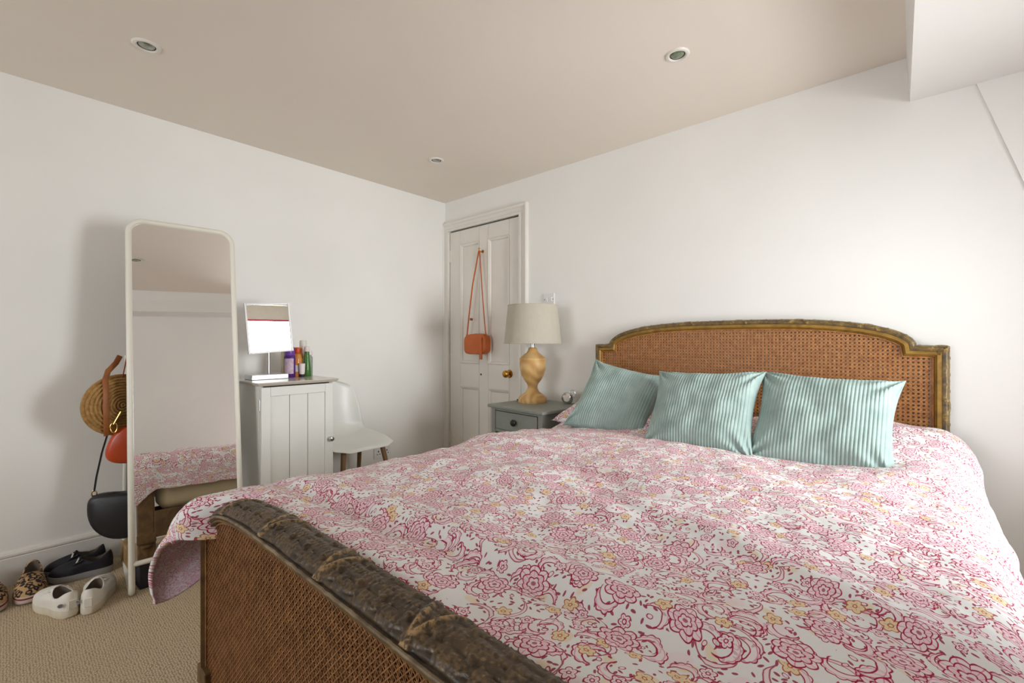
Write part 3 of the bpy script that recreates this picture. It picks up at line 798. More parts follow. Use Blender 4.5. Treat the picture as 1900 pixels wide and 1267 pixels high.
# ------------------------------------------------------------------ pillows and cushions
def pillow_mesh(W, H, TH, nu, nv, rib=0.0, ribamp=0.0, seed=0.0, dent=0.0):
    pts = []; uvs = []; faces = []
    idx = {}
    def pos(a, b, side):
        ea = 1 - abs(a) ** 2.4; eb = 1 - abs(b) ** 2.4
        x = a * W / 2 * (1 - 0.13 * (1 - b * b) * abs(a) ** 3)
        y = b * H / 2 * (1 - 0.12 * (1 - a * a) * abs(b) ** 3)
        t = (max(0, ea) * max(0, eb)) ** 0.52
        z = TH / 2 * t
        z += (0.018 * nz(x * 7 + seed, y * 7, side * 3.0) + 0.007 * nz(x * 17 + seed, y * 15, side * 5.0)) * t
        # gathers running from the corners
        for ca, cb in ((-1, -1), (1, -1), (-1, 1), (1, 1)):
            d = sqrt((a - ca) ** 2 + (b - cb) ** 2)
            an = atan2(b - cb, a - ca)
            z += 0.016 * sin(an * 11 + seed * 3 + ca) * exp(-(d / 0.45) ** 2) * min(1, d * 4) * t ** 0.3
        z -= dent * exp(-((a / 0.7) ** 2 + ((b + 0.85) / 0.25) ** 2)) * t * 0.5
        if rib > 0: z += ribamp * (abs(cos(pi * x / rib)) ** 0.7 - 0.5) * min(1, t * 2.5)
        return (x, y, z * side)
    for side in (1, -1):
        for i in range(nu + 1):
            for j in range(nv + 1):
                a = -1 + 2 * i / nu; b = -1 + 2 * j / nv
                edge = i in (0, nu) or j in (0, nv)
                if edge and side == -1: idx[(side, i, j)] = idx[(1, i, j)]; continue
                idx[(side, i, j)] = len(pts); p = pos(a, b, side); pts.append(p); uvs.append((p[0] + 5 * seed, p[1] + 3 * seed))
        for i in range(nu):
            for j in range(nv):
                q = [idx[(side, i, j)], idx[(side, i + 1, j)], idx[(side, i + 1, j + 1)], idx[(side, i, j + 1)]]
                faces.append(tuple(q if side == 1 else q[::-1]))
    return pts, faces, uvs
def pillow(name, W, H, TH, M, mat, nu, nv, **k):
    pts, faces, uvs = pillow_mesh(W, H, TH, nu, nv, **k)
    me = bpy.data.meshes.new(name); me.from_pydata(pts, [], faces); me.update(); me.materials.append(mat)
    ul = me.uv_layers.new(name='UVMap'); li = np.zeros(len(me.loops), dtype=np.int32); me.loops.foreach_get('vertex_index', li)
    ul.data.foreach_set('uv', np.array(uvs, dtype=np.float32)[li].ravel())
    me.polygons.foreach_set('use_smooth', [True] * len(me.polygons))
    o = bpy.data.objects.new(name, me); COL.objects.link(o); o.matrix_world = M
    return o
def mat_cord():
    m, nt, b = new_mat('sage_corduroy')
    vec = coords(nt); n = noise_tex(nt, vec, 14, 4.0)
    f = ((Sock(nt, n.outputs['Fac']) - 0.5) * 2.5 + 0.5).sat()
    c = mix_col(nt, f, lin((166, 185, 179)), lin((144, 165, 159)))
    nt.links.new(c.k, b.inputs['Base Color']); b.inputs['Roughness'].default_value = 0.9
    b.inputs['Sheen Weight'].default_value = 0.35; b.inputs['Sheen Roughness'].default_value = 0.4
    b.inputs['Sheen Tint'].default_value = lin((205, 228, 222)); b.inputs['Specular IOR Level'].default_value = 0.15
    n2 = noise_tex(nt, vec, 500, 2.0); bump(nt, b, n2.outputs['Fac'], 0.25, 0.001)
    return m
M_cord = mat_cord()
def basis(c, ex, ey):
    ex = Vector(ex).normalized(); ey = Vector(ey); ey = (ey - ex * ey.dot(ex)).normalized(); ez = ex.cross(ey)
    return Matrix(((ex.x, ey.x, ez.x, c[0]), (ex.y, ey.y, ez.y, c[1]), (ex.z, ey.z, ez.z, c[2]), (0, 0, 0, 1)))
CG = 'corduroy cushions on the bed'
c = pillow('cushion', 0.49, 0.45, 0.16, basis((-0.262, 2.10, 0.775), (1, 0.0, -0.03), (0.03, 0.62, 0.78)), M_cord, 312, 70, rib=0.0118, ribamp=0.0032, seed=1.3, dent=0.03)
tag(c, 'sage green corduroy cushion at the right end, wide upright ribs', 'cushion', CG)
c = pillow('cushion', 0.48, 0.45, 0.16, basis((-0.70, 2.05, 0.775), (1, 0.02, 0.035), (0.05, 0.62, 0.78)), M_cord, 312, 70, rib=0.0118, ribamp=0.0032, seed=2.9, dent=0.03)
tag(c, 'sage green corduroy cushion in the middle, overlapping the other two', 'cushion', CG)
c = pillow('cushion', 0.44, 0.44, 0.15, basis((-1.165, 2.14, 0.772), (1, 0.10, -0.20), (0.2, 0.62, 0.78)), M_cord, 300, 70, rib=0.0118, ribamp=0.0028, seed=4.7, dent=0.02)
tag(c, 'sage green corduroy cushion nearest the lamp, tipped to one side', 'cushion', CG)
PG = 'pillows behind the cushions'
c = pillow('pillow', 0.68, 0.42, 0.15, basis((-1.195, 2.26, 0.700), (1, 0.0, -0.02), (0, 0.9, 0.3)), M_floral, 40, 30, seed=0.4)
tag(c, 'pink floral pillow tucked behind the cushion nearest the lamp', 'pillow', PG)

# ------------------------------------------------------------------ nightstand, lamp, clock
M_ns = simple('grey_green_paint', (142, 146, 138), 0.5, var=0.06, vscale=7, bscale=60, bstr=0.08)
M_black = simple('black_knob', (30, 28, 28), 0.3)
ns = empty('nightstand', (-1.775, 2.245, 0), 'grey painted nightstand with one drawer beside the bed', 'nightstand', rz=radians(-5))
ZT = 0.69
w2, d2 = 0.222, 0.20
m = MB()
m.box(-w2 - 0.02, w2 + 0.02, -d2 - 0.02, d2 + 0.012, ZT - 0.020, ZT); m.build('top', M_ns, ns, bevel=0.006, seg=3)
m = MB(); m.box(-w2 + 0.01, w2 - 0.01, -d2 + 0.018, d2, 0.50, ZT - 0.02)
m.box(-w2 + 0.03, w2 - 0.03, -d2 + 0.004, -d2 + 0.02, ZT - 0.036, ZT - 0.020); m.box(-w2 + 0.03, w2 - 0.03, -d2 + 0.004, -d2 + 0.02, 0.520, 0.538)
m.build('carcass', M_ns, ns, bevel=0.002, seg=1)
for sx in (-1, 1):
    for sy in (-1, 1):
        x, y = sx * (w2 - 0.018), sy * (d2 - 0.018)
        mm = MB(); mm.add([(x - 0.011, y - 0.011, 0), (x + 0.011, y - 0.011, 0), (x + 0.011, y + 0.011, 0), (x - 0.011, y + 0.011, 0),
                           (x - 0.018, y - 0.018, 0.5), (x + 0.018, y - 0.018, 0.5), (x + 0.018, y + 0.018, 0.5), (x - 0.018, y + 0.018, 0.5),
                           (x - 0.018, y - 0.018, ZT - 0.02), (x + 0.018, y - 0.018, ZT - 0.02), (x + 0.018, y + 0.018, ZT - 0.02), (x - 0.018, y + 0.018, ZT - 0.02)],
                          [(0, 3, 2, 1), (8, 9, 10, 11)] + [(k, (k + 1) % 4, (k + 1) % 4 + 4, k + 4) for k in range(4)] + [(k + 4, (k + 1) % 4 + 4, (k + 1) % 4 + 8, k + 8) for k in range(4)])
        mm.build('leg', M_ns, ns, bevel=0.002, seg=1)
dr = MB().box(-w2 + 0.042, w2 - 0.042, -d2 - 0.001, -d2 + 0.02, 0.540, ZT - 0.038).build('drawer', M_ns, ns, bevel=0.003)
MB().lathe([(0.009, 0.0), (0.009, 0.008), (0.018, 0.014), (0.021, 0.020), (0.017, 0.027), (0.0, 0.029)], 24, T(0, -d2 - 0.001, 0.597) @ RX(pi / 2)).build('knob', M_black, dr, smooth=True)
MB().box(-w2 + 0.02, w2 - 0.02, -d2 + 0.02, d2 - 0.02, 0.18, 0.196).build('shelf', M_ns, ns, bevel=0.002)

def mat_wood(name, a, b_, scale, stretch, rough=0.42, ring=14.0):
    m, nt, b = new_mat(name)
    vec = coords(nt, 'Object', stretch)
    wv = nt.nodes.new('ShaderNodeTexWave'); wv.wave_type = 'RINGS'; wv.rings_direction = 'Y'
    wv.inputs['Scale'].default_value = scale; wv.inputs['Distortion'].default_value = 3.5; wv.inputs['Detail'].default_value = 3.0; wv.inputs['Detail Scale'].default_value = 1.2
    nt.links.new(vec, wv.inputs['Vector'])
    n = noise_tex(nt, vec, 40, 3.0)
    f = (Sock(nt, wv.outputs['Fac']) * 0.8 + Sock(nt, n.outputs['Fac']) * 0.2).sat()
    nt.links.new(mix_col(nt, f, lin(a), lin(b_)).k, b.inputs['Base Color']); b.inputs['Roughness'].default_value = rough
    return m
M_pine = mat_wood('turned_pine', (228, 190, 128), (202, 152, 90), 9.0, (1.0, 1.0, 0.45))
lamp = empty('table_lamp', (-1.868, 2.305, ZT), 'turned pine table lamp with grey linen shade on the nightstand', 'lamp')
urn = [(0.0, 0.0), (0.094, 0.0), (0.096, 0.010), (0.095, 0.028), (0.088, 0.036), (0.080, 0.044), (0.062, 0.056), (0.042, 0.072), (0.033, 0.092), (0.033, 0.110), (0.040, 0.124), (0.058, 0.148), (0.074, 0.178), (0.084, 0.215), (0.087, 0.255), (0.086, 0.276), (0.088, 0.280), (0.088, 0.288), (0.082, 0.294), (0.060, 0.312), (0.040, 0.328), (0.030, 0.342), (0.030, 0.352), (0.024, 0.358), (0.020, 0.362), (0.0, 0.362)]
MB().lathe(urn, 48).build('base', M_pine, lamp, smooth=True, angle=0.9)
M_shade = simple('linen_shade', (190, 182, 166), 0.9, var=0.05, vscale=30, bscale=320, bstr=0.25, bdist=0.001)
sh = MB().lathe([(0.190, 0.386), (0.163, 0.640), (0.160, 0.640), (0.187, 0.386), (0.190, 0.386)], 64, caps=False).build('shade', M_shade, lamp, smooth=True, angle=0.9)
for r_, z_ in ((0.1905, 0.388), (0.1635, 0.638)):
    MB().tube([(r_ * cos(k * pi / 32), r_ * sin(k * pi / 32), z_) for k in range(64)], 0.0022, 6, closed=True).build('shade_trim', M_shade, sh, smooth=True)
M_steel = simple('brushed_steel', (190, 190, 190), 0.25, 1.0)
st = MB(); st.tube([(0, 0, 0.36), (0, 0, 0.44)], 0.014, 12); st.tube([(0, 0, 0.44), (0, 0, 0.62)], 0.004, 8)
for a in (0, 2 * pi / 3, 4 * pi / 3): st.tube([(0, 0, 0.62), (0.162 * cos(a), 0.162 * sin(a), 0.634)], 0.002, 6)
st.build('lamp_fitting', M_steel, lamp, smooth=True)
MB().lathe([(0.0, 0.0), (0.013, 0.003), (0.015, 0.03), (0.028, 0.065), (0.030, 0.085), (0.022, 0.108), (0.0, 0.118)], 20, T(0, 0, 0.435)).build('bulb', M_white, lamp, smooth=True)
M_flex = simple('black_flex', (30, 26, 24), 0.5)
MB().tube([(-0.092, -0.01, 0.012), (-0.115, -0.02, 0.006), (-0.135, 0.0, 0.005), (-0.150, 0.05, 0.004), (-0.16, 0.12, 0.004), (-0.165, 0.16, -0.02), (-0.165, 0.17, -0.30)], 0.0032, 8).build('cord', M_flex, lamp, smooth=True)

M_chrome = simple('chrome', (220, 220, 222), 0.08, 1.0)
ck = empty('alarm_clock', (-1.655, 2.40, ZT), 'small round chrome clock at the back of the nightstand', 'clock', rz=radians(25))
MB().lathe([(0.0, 0.0), (0.022, 0.0), (0.026, 0.005), (0.036, 0.018), (0.041, 0.036), (0.038, 0.054), (0.026, 0.068), (0.012, 0.073), (0.0, 0.074)], 32).build('body', M_chrome, ck, smooth=True)
MB().tube([(0.032 + 0.019 * cos(a), 0.0, 0.062 + 0.026 * sin(a)) for a in [k * pi / 12 for k in range(24)]], 0.0024, 8, closed=True).build('ring_handle', M_chrome, ck, smooth=True)
MB().lathe([(0.0, 0.0), (0.018, 0.0), (0.020, 0.003), (0.0, 0.005)], 24, T(0.0, -0.036, 0.036) @ RX(pi / 2 + 0.15)).build('dial', M_white, ck, smooth=True)

# light switch and wall socket
sw = empty('light_switch', (-1.897, Y0, 1.385), 'white two gang light switch above the table lamp', 'switch')
M_plast = simple('white_plastic', (238, 236, 234), 0.3)
MB().box(-0.047, 0.047, -0.008, 0, -0.043, 0.043).build('plate', M_plast, sw, bevel=0.003)
for x in (-0.020, 0.020):
    MB().box(x - 0.010, x + 0.010, -0.013, -0.006, -0.013, 0.013, T(0, 0, 0)).build('rocker', M_plast, sw, bevel=0.002)
for x in (-0.036, 0.036):
    MB().lathe([(0.0035, 0.0), (0.0035, 0.001), (0.0, 0.001)], 10, T(x, -0.008, 0) @ RX(pi / 2)).build('screw', M_dark, sw)
so = empty('wall_socket', (X0, 1.905, 0.245), 'white double wall socket low behind the shell chair', 'socket')
MB().box(0, 0.009, -0.073, 0.073, -0.043, 0.043).build('plate', M_plast, so, bevel=0.003)
for y in (-0.036, 0.036):
    f_ = MB().box(0.0092, 0.0098, y - 0.004, y + 0.004, 0.004, 0.016).build('pin_hole', M_dark, so)
    for yy in (-0.011, 0.011): MB().box(0.0092, 0.0098, y + yy - 0.004, y + yy + 0.004, -0.014, -0.008).build('pin_hole', M_dark, so)
    MB().box(0.008, 0.013, y + 0.018 * (1 if y > 0 else -1) - 0.005, y + 0.018 * (1 if y > 0 else -1) + 0.005, 0.018, 0.034).build('rocker', M_plast, so, bevel=0.0015)

# ------------------------------------------------------------------ cabinet
M_cab = simple('cabinet_paint', (232, 231, 224), 0.45, var=0.03, vscale=5)
M_cabtop = simple('cabinet_top_lacquer', (206, 198, 184), 0.14, var=0.04, vscale=5)
CX0, CX1, CY0, CY1, CZ = -2.935, -2.49, 0.862, 1.250, 0.878
cab = empty('cabinet', (CX0, CY0, 0), 'white bathroom style cabinet with tongue and groove door beside the mirror', 'cabinet')
LX, LY = CX1 - CX0, CY1 - CY0
m = MB(); m.box(0, LX - 0.02, 0, 0.018, 0.0, CZ - 0.02); m.box(0, LX - 0.02, LY - 0.018, LY, 0.0, CZ - 0.02); m.box(0, 0.01, 0.018, LY - 0.018, 0.04, CZ - 0.02)
m.box(0.01, LX - 0.02, 0.018, LY - 0.018, 0.05, 0.066); m.box(LX - 0.04, LX - 0.02, 0.018, LY - 0.018, 0.0, 0.05); m.box(0.01, LX - 0.02, 0.018, LY - 0.018, 0.44, 0.456)
m.build('body', M_cab, cab, bevel=0.002, seg=1)
m = MB(); rows = []
for o_, z_ in ((0.004, CZ - 0.020), (0.012, CZ - 0.017), (0.018, CZ - 0.010), (0.022, CZ - 0.004), (0.020, CZ)):
    rows.append([(-0.0, -o_, z_), (LX + o_, -o_, z_), (LX + o_, LY + o_, z_), (-0.0, LY + o_, z_), (-0.0, -o_, z_)])
m.grid(rows); n0 = len(m.v); m.f.append((n0 - 5, n0 - 4, n0 - 3, n0 - 2)); m.f.append((3, 2, 1, 0))
m.build('top', M_cabtop, cab, smooth=True, angle=0.5)
dr = MB(); z0, z1 = 0.055, CZ - 0.026; fw = 0.048
dr.box(LX - 0.019, LX, 0.003, fw, z0, z1); dr.box(LX - 0.019, LX, LY - fw, LY - 0.003, z0, z1)
dr.box(LX - 0.019, LX, fw, LY - fw, z0, z0 + fw); dr.box(LX - 0.019, LX, fw, LY - fw, z1 - fw, z1)
dr = dr.build('door', M_cab, cab, bevel=0.0015, seg=1)
pw = (LY - 2 * fw) / 3
for k in range(3):
    MB().box(LX - 0.016, LX - 0.006, fw + k * pw + 0.0008, fw + (k + 1) * pw - 0.0008, z0 + fw, z1 - fw).build('plank', M_cab, dr, bevel=0.002, seg=1)
MB().lathe([(0.005, 0.0), (0.005, 0.010), (0.012, 0.016), (0.015, 0.022), (0.012, 0.029), (0.0, 0.031)], 24, T(LX, LY - 0.022, 0.535) @ RY(pi / 2)).build('knob', M_steel, dr, smooth=True)
for z in (0.76, 0.16):
    MB().box(LX - 0.021, LX - 0.013, -0.003, 0.004, z - 0.028, z + 0.028).build('hinge', M_steel, cab)

# ------------------------------------------------------------------ vanity mirror
M_mirror, nt, b = new_mat('mirror_silver')
b.inputs['Metallic'].default_value = 1.0; b.inputs['Roughness'].default_value = 0.0; b.inputs['Base Color'].default_value = (0.95, 0.95, 0.94, 1)
vm_base = Vector((-2.735, 0.988, CZ))
vm = empty('vanity_mirror', vm_base, 'square white framed vanity mirror on a chrome stand atop the cabinet', 'mirror')
M_tray = simple('satin_silver', (214, 216, 218), 0.28, 0.6)
MB().box(-0.055, 0.060, -0.108, 0.086, 0, 0.028).build('tray_base', M_tray, vm, bevel=0.003)
MB().tube([(0, 0, 0.024), (0, 0, 0.16)], 0.0065, 12).build('post', M_chrome, vm, smooth=True)
C = Vector((0, 0, CAM_H)); Mv = vm_base + Vector((0.012, 0.0, 0.290)); Tg = Vector((XR + 0.1, 1.78, 1.62))
nrm = ((C - Mv).normalized() + (Tg - Mv).normalized()).normalized()
ex = Vector((-nrm.y, nrm.x, 0)).normalized(); ey = nrm.cross(ex)
Rm = Matrix((ex, ey, nrm)).transposed().to_4x4()
roll_ = Rm @ RZ(radians(4.2))
Mf = T(*(Mv - vm_base)) @ roll_
hw_, hh_ = 0.118, 0.142
fr_ = MB()
for (a, b_, c_, d_) in ((-hw_, -hw_ + 0.011, -hh_, hh_), (hw_ - 0.011, hw_, -hh_, hh_), (-hw_ + 0.011, hw_ - 0.011, -hh_, -hh_ + 0.011), (-hw_ + 0.011, hw_ - 0.011, hh_ - 0.011, hh_)):
    fr_.box(a, b_, c_, d_, -0.012, 0.004, Mf)
fr_.box(-hw_ + 0.01, hw_ - 0.01, -hh_ + 0.01, hh_ - 0.01, -0.012, -0.006, Mf)
fr_.build('frame', M_plast, vm, bevel=0.002)
MB().box(-hw_ + 0.011, hw_ - 0.011, -hh_ + 0.011, hh_ - 0.011, -0.004, -0.001, Mf).build('mirror_glass', M_mirror, vm)

# ------------------------------------------------------------------ bottles on the cabinet
def glassy(name, rgb, trans=0.7, rough=0.08):
    m, nt, b = new_mat(name); b.inputs['Base Color'].default_value = lin(rgb); b.inputs['Transmission Weight'].default_value = trans
    b.inputs['Roughness'].default_value = rough; b.inputs['IOR'].default_value = 1.4
    return m
M_purple = simple('purple_plastic', (84, 34, 128), 0.25); M_purple2 = simple('purple_cap', (116, 70, 170), 0.3)
M_label = simple('pale_label', (216, 196, 208), 0.5, vscale=60, rgb2=(186, 158, 186)); M_wlabel = simple('white_label', (236, 228, 222), 0.5, var=0.1, vscale=90)
M_amber = glassy('amber_liquid', (234, 160, 82), 0.25); M_orange = simple('orange_cap', (206, 84, 36), 0.4)
M_green = glassy('green_liquid', (88, 142, 72), 0.35); M_clear = glassy('clear_plastic', (206, 216, 206), 0.6); M_tube = simple('white_tube', (240, 228, 226), 0.35)
M_dkcap = simple('dark_cap', (46, 40, 52), 0.4); M_teal = simple('pale_green_liquid', (140, 186, 152), 0.3)
BG = 'bottles on the cabinet'
def bottle(x, y, label, parts):
    r = empty('bottle', (x, y, CZ), label, 'bottle', group=BG)
    for nm, prof, mt_, M in parts:
        MB().lathe(prof, 28, M).build(nm, mt_, r, smooth=True, angle=0.7)
    return r
I = Matrix.Identity(4)
def label_wrap(r, z0, z1, a0, a1, mt_, parent):
    rows = [[(r * cos(a0 + (a1 - a0) * k / 12), r * sin(a0 + (a1 - a0) * k / 12), z) for k in range(13)] for z in (z0, z1)]
    MB().grid(rows).build('label', mt_, parent, smooth=True)
bt = bottle(-2.755, 1.112, 'purple bottle with pale label, nearest the vanity mirror', [('body', [(0.0, 0.0), (0.028, 0.0), (0.031, 0.004), (0.031, 0.118), (0.027, 0.128), (0.022, 0.130)], M_purple, I), ('cap', [(0.026, 0.129), (0.027, 0.131), (0.026, 0.176), (0.024, 0.180), (0.0, 0.180)], M_purple2, I)])
label_wrap(0.0314, 0.022, 0.112, -2.2 + 0.7, 0.35, M_label, bt)
bt = bottle(-2.775, 1.165, 'amber bottle with an orange cap, beside the purple bottle', [('body', [(0.0, 0.0), (0.024, 0.0), (0.027, 0.004), (0.026, 0.105), (0.021, 0.132), (0.012, 0.140)], M_amber, I), ('cap', [(0.015, 0.139), (0.017, 0.142), (0.017, 0.170), (0.014, 0.176), (0.0, 0.177)], M_orange, I)])
label_wrap(0.0272, 0.03, 0.07, -0.9, 0.4, M_wlabel, bt)
bt = bottle(-2.845, 1.205, 'second amber bottle with white label, behind the white tube', [('body', [(0.0, 0.0), (0.025, 0.0), (0.027, 0.004), (0.026, 0.120), (0.017, 0.142), (0.012, 0.146)], M_amber, I), ('cap', [(0.015, 0.145), (0.016, 0.170), (0.0, 0.172)], M_orange, I)])
label_wrap(0.0272, 0.07, 0.105, -0.6, 0.8, M_wlabel, bt)
bottle(-2.735, 1.175, 'small white squeeze tube standing on its dark cap', [('cap', [(0.0, 0.0), (0.013, 0.0), (0.014, 0.002), (0.014, 0.016)], M_dkcap, I), ('body', [(0.014, 0.016), (0.016, 0.03), (0.018, 0.078), (0.016, 0.080), (0.0, 0.080)], M_tube, I)])
bottle(-2.765, 1.218, 'tapered green bottle with white pump cap', [('body', [(0.0, 0.0), (0.024, 0.0), (0.026, 0.006), (0.022, 0.06), (0.016, 0.120), (0.013, 0.150)], M_green, I), ('cap', [(0.014, 0.150), (0.016, 0.153), (0.015, 0.180), (0.009, 0.184), (0.0, 0.185)], M_tube, I)])
bottle(-2.855, 1.235, 'tall white cylinder bottle standing furthest back by the wall', [('body', [(0.0, 0.0), (0.024, 0.0), (0.025, 0.004), (0.025, 0.165), (0.022, 0.172)], M_tube, I), ('cap', [(0.021, 0.172), (0.022, 0.174), (0.022, 0.212), (0.018, 0.220), (0.0, 0.221)], M_white, I)])
bottle(-2.79, 1.250 - 0.008, 'clear bottle with pale green liquid, last on the chair side', [('liquid', [(0.0, 0.003), (0.017, 0.003), (0.018, 0.006), (0.018, 0.052), (0.0, 0.052)], M_teal, I), ('body', [(0.0, 0.0), (0.019, 0.0), (0.021, 0.004), (0.021, 0.115), (0.013, 0.126)], M_clear, I), ('cap', [(0.014, 0.126), (0.020, 0.130), (0.020, 0.150), (0.016, 0.156), (0.0, 0.157)], M_tube, I)])
bottle(-2.86, 1.128, 'slim pale yellow bottle with a dark cap behind the vanity mirror', [('body', [(0.0, 0.0), (0.022, 0.0), (0.024, 0.004), (0.024, 0.15), (0.011, 0.185), (0.010, 0.192)], glassy('straw_liquid', (226, 214, 180), 0.4), I), ('cap', [(0.0105, 0.192), (0.0115, 0.194), (0.0115, 0.228), (0.0, 0.230)], M_dkcap, I)])

# ------------------------------------------------------------------ chair
M_shell = simple('white_shell_plastic', (232, 232, 226), 0.35)
M_oak = mat_wood('oak_legs', (150, 118, 80), (108, 80, 50), 14.0, (1, 1, 0.25))
CHX, CHY = -2.725, 1.495
ch = empty('chair', (CHX, CHY, 0), 'white moulded shell chair with tapered wooden legs beside the cabinet', 'chair', rz=radians(2))
prof = []     # (x forward, z, half width)
NP = 34
for k in range(NP + 1):
    t = k / NP
    if t < 0.46:
        q = t / 0.46; x = 0.205 - 0.335 * q; z = 0.432 + 0.004 * q - 0.016 * sin(pi * q) + (0.0 if q > 0.08 else -0.018 * (1 - q / 0.08) ** 2); hwid = 0.205 + 0.012 * sin(pi * q) - (0.075 * (1 - q / 0.16) ** 2.2 if q < 0.16 else 0)
    elif t < 0.62:
        q = (t - 0.46) / 0.16; a = q * radians(74); R_ = 0.115
        x = -0.130 - R_ * sin(a); z = 0.436 + R_ * (1 - cos(a)); hwid = 0.205 - 0.012 * q
    else:
        q = (t - 0.62) / 0.38; a = radians(74); R_ = 0.115
        xs0, zs0 = -0.130 - R_ * sin(a), 0.436 + R_ * (1 - cos(a))
        x = xs0 - 0.035 * q - 0.005 * q * q; z = zs0 + 0.300 * q; hwid = (0.193 - 0.045 * q) * (1 if q < 0.72 else sqrt(max(0.0, 1 - ((q - 0.72) / 0.285) ** 2.4)))
    prof.append((x, z, max(hwid, 0.03)))
rows = []
for (x, z, hwid), t in zip(prof, [k / NP for k in range(NP + 1)]):
    row = []
    for j in range(25):
        v = -1 + 2 * j / 24; yy = hwid * v
        lift = 0.040 * abs(v) ** 3 * sstep(0.02, 0.25, t) * (1 - 0.4 * sstep(0.7, 1.0, t))
        fwd = 0.050 * abs(v) ** 2.5 * sstep(0.42, 0.66, t) * (1 - 0.5 * sstep(0.75, 1.0, t))
        row.append((x + fwd, yy, z + lift * (1 - sstep(0.45, 0.66, t))))
    rows.append(row)
o = MB().grid(rows).build('shell', M_shell, ch, smooth='all')
sd = o.modifiers.new('thick', 'SOLIDIFY'); sd.thickness = 0.007; sd.offset = 0
sb = o.modifiers.new('sub', 'SUBSURF'); sb.levels = 1; sb.render_levels = 1
for (tx, ty, bx, by) in ((0.13, -0.135, 0.195, -0.19), (0.13, 0.135, 0.195, 0.205), (-0.12, -0.13, -0.22, -0.19), (-0.12, 0.13, -0.20, 0.16)):
    MB().tube([(tx, ty, 0.418), (bx, by, 0.0)], [0.0165, 0.010], 14).build('leg', M_oak, ch, smooth=True)
MB().box(-0.13, 0.14, -0.14, 0.14, 0.408, 0.419).build('seat_plate', M_dark, ch, bevel=0.004)

# ------------------------------------------------------------------ standing mirror
M_cream = simple('cream_enamel', (232, 228, 214), 0.35)
SY, SX = 0.350, -2.470
yaw = radians(-4.6); lean = radians(7.6)
n_h = Vector((cos(yaw), sin(yaw), 0)); wd = Vector((-sin(yaw), cos(yaw), 0)); upv = Vector((-n_h.x * sin(lean), -n_h.y * sin(lean), cos(lean)))
def SM(a, h, d=0.0):      # a across, h up the leaning plane, d behind
    nn = Vector((n_h.x * cos(lean), n_h.y * cos(lean), sin(lean)))
    return Vector((SX, SY, 0.011)) + wd * a + upv * h - nn * d - Vector((SX, SY, 0))
sm = empty('standing_mirror', (SX, SY, 0), 'tall cream tubular standing mirror with rounded top corners by the wall', 'mirror')
WM, HM = 0.412, 1.655; rt = 0.0115; rc = 0.060
# front frame: from runner up, over, down
def arc(cx, cy, r, a0, a1, n=8): return [(cx + r * cos(a0 + (a1 - a0) * k / n), cy + r * sin(a0 + (a1 - a0) * k / n)) for k in range(n + 1)]
fpts = [(0, 0.03)] + [(0, HM - rc)] + arc(rc, HM - rc, rc, pi, pi / 2)[1:] + arc(WM - rc, HM - rc, rc, pi / 2, 0) + [(WM, 0.03)]
path = [SM(a, h) for a, h in fpts]
back = 0.475
def runner(side):
    a = 0 if side == 0 else WM
    p0 = SM(a, 0.03); b0 = SM(a, 0.0); f = Vector((-n_h.x, -n_h.y, 0))
    return [b0 + f * 0.03 + Vector((0, 0, 0.001)), ], f
f = Vector((-n_h.x, -n_h.y, 0))
def rbend(a):
    b0 = SM(a, 0.0)
    lst = []
    for k in range(7):
        q = k / 6 * pi / 2
        lst.append(b0 + f * (0.03 * (1 - cos(q)) + 0.004) + Vector((0, 0, 0.03 * (1 - sin(q)))))
    e = b0 + f * (back - 0.03)
    for k in range(7):
        q = k / 6 * pi / 2
        lst.append(e + f * (0.03 * sin(q)) + Vector((0, 0, 0.03 * (1 - cos(q)))))
    tp = b0 + Vector((0, 0, 1.015)) + f * 0.245
    st_ = lst[-1]
    for k in range(1, 7): lst.append(st_.lerp(tp, k / 6))
    return lst
full = rbend(0)[::-1] + path[1:-1] + rbend(WM)
MB().tube(full, rt, 14).build('tube_frame', M_cream, sm, smooth=True)
MB().tube([SM(0, 0.125), SM(WM, 0.125)], 0.0105, 12).build('bottom_rail', M_cream, sm, smooth=True)
tb0, tb1 = rbend(0)[-1], rbend(WM)[-1]
MB().tube([tb0 - Vector((0, 0, 0.03)), tb1 - Vector((0, 0, 0.03))], 0.009, 12).build('hook_bar', M_cream, sm, smooth=True)
for a_, tb in ((0, tb0), (WM, tb1)):
    MB().tube([tb - Vector((0, 0, 0.05)), SM(a_, 0.985)], 0.007, 10).build('link', M_cream, sm, smooth=True)
for k in range(5):
    p = tb0.lerp(tb1, 0.06 + 0.22 * k) - Vector((0, 0, 0.03))
    MB().tube([p, p + f * 0.03 + Vector((0, 0, 0.004)), p + f * 0.04 + Vector((0, 0, 0.03))], 0.004, 8).build('hook', M_cream, sm, smooth=True)
g0 = 0.004
gp = [(g0, 0.135), (WM - g0, 0.135)] + [(x, y) for x, y in arc(WM - rc, HM - rc, rc - g0, 0, pi / 2)] + [(x, y) for x, y in arc(rc, HM - rc, rc - g0, pi / 2, pi)]
m = MB(); n = len(gp)
m.add([SM(a, h, 0.001) for a, h in gp] + [SM(a, h, 0.006) for a, h in gp], [tuple(range(n)), tuple(range(n, 2 * n))[::-1]] + [(i, (i + 1) % n, (i + 1) % n + n, i + n) for i in range(n)])
m.build('mirror_glass', M_mirror, sm)
M_board = simple('mirror_backing', (84, 74, 62), 0.8)
m = MB(); m.add([SM(a, h, 0.0065) for a, h in gp] + [SM(a, h, 0.009) for a, h in gp], [tuple(range(n)), tuple(range(n, 2 * n))[::-1]] + [(i, (i + 1) % n, (i + 1) % n + n, i + n) for i in range(n)])
m.build('backing_board', M_board, sm)

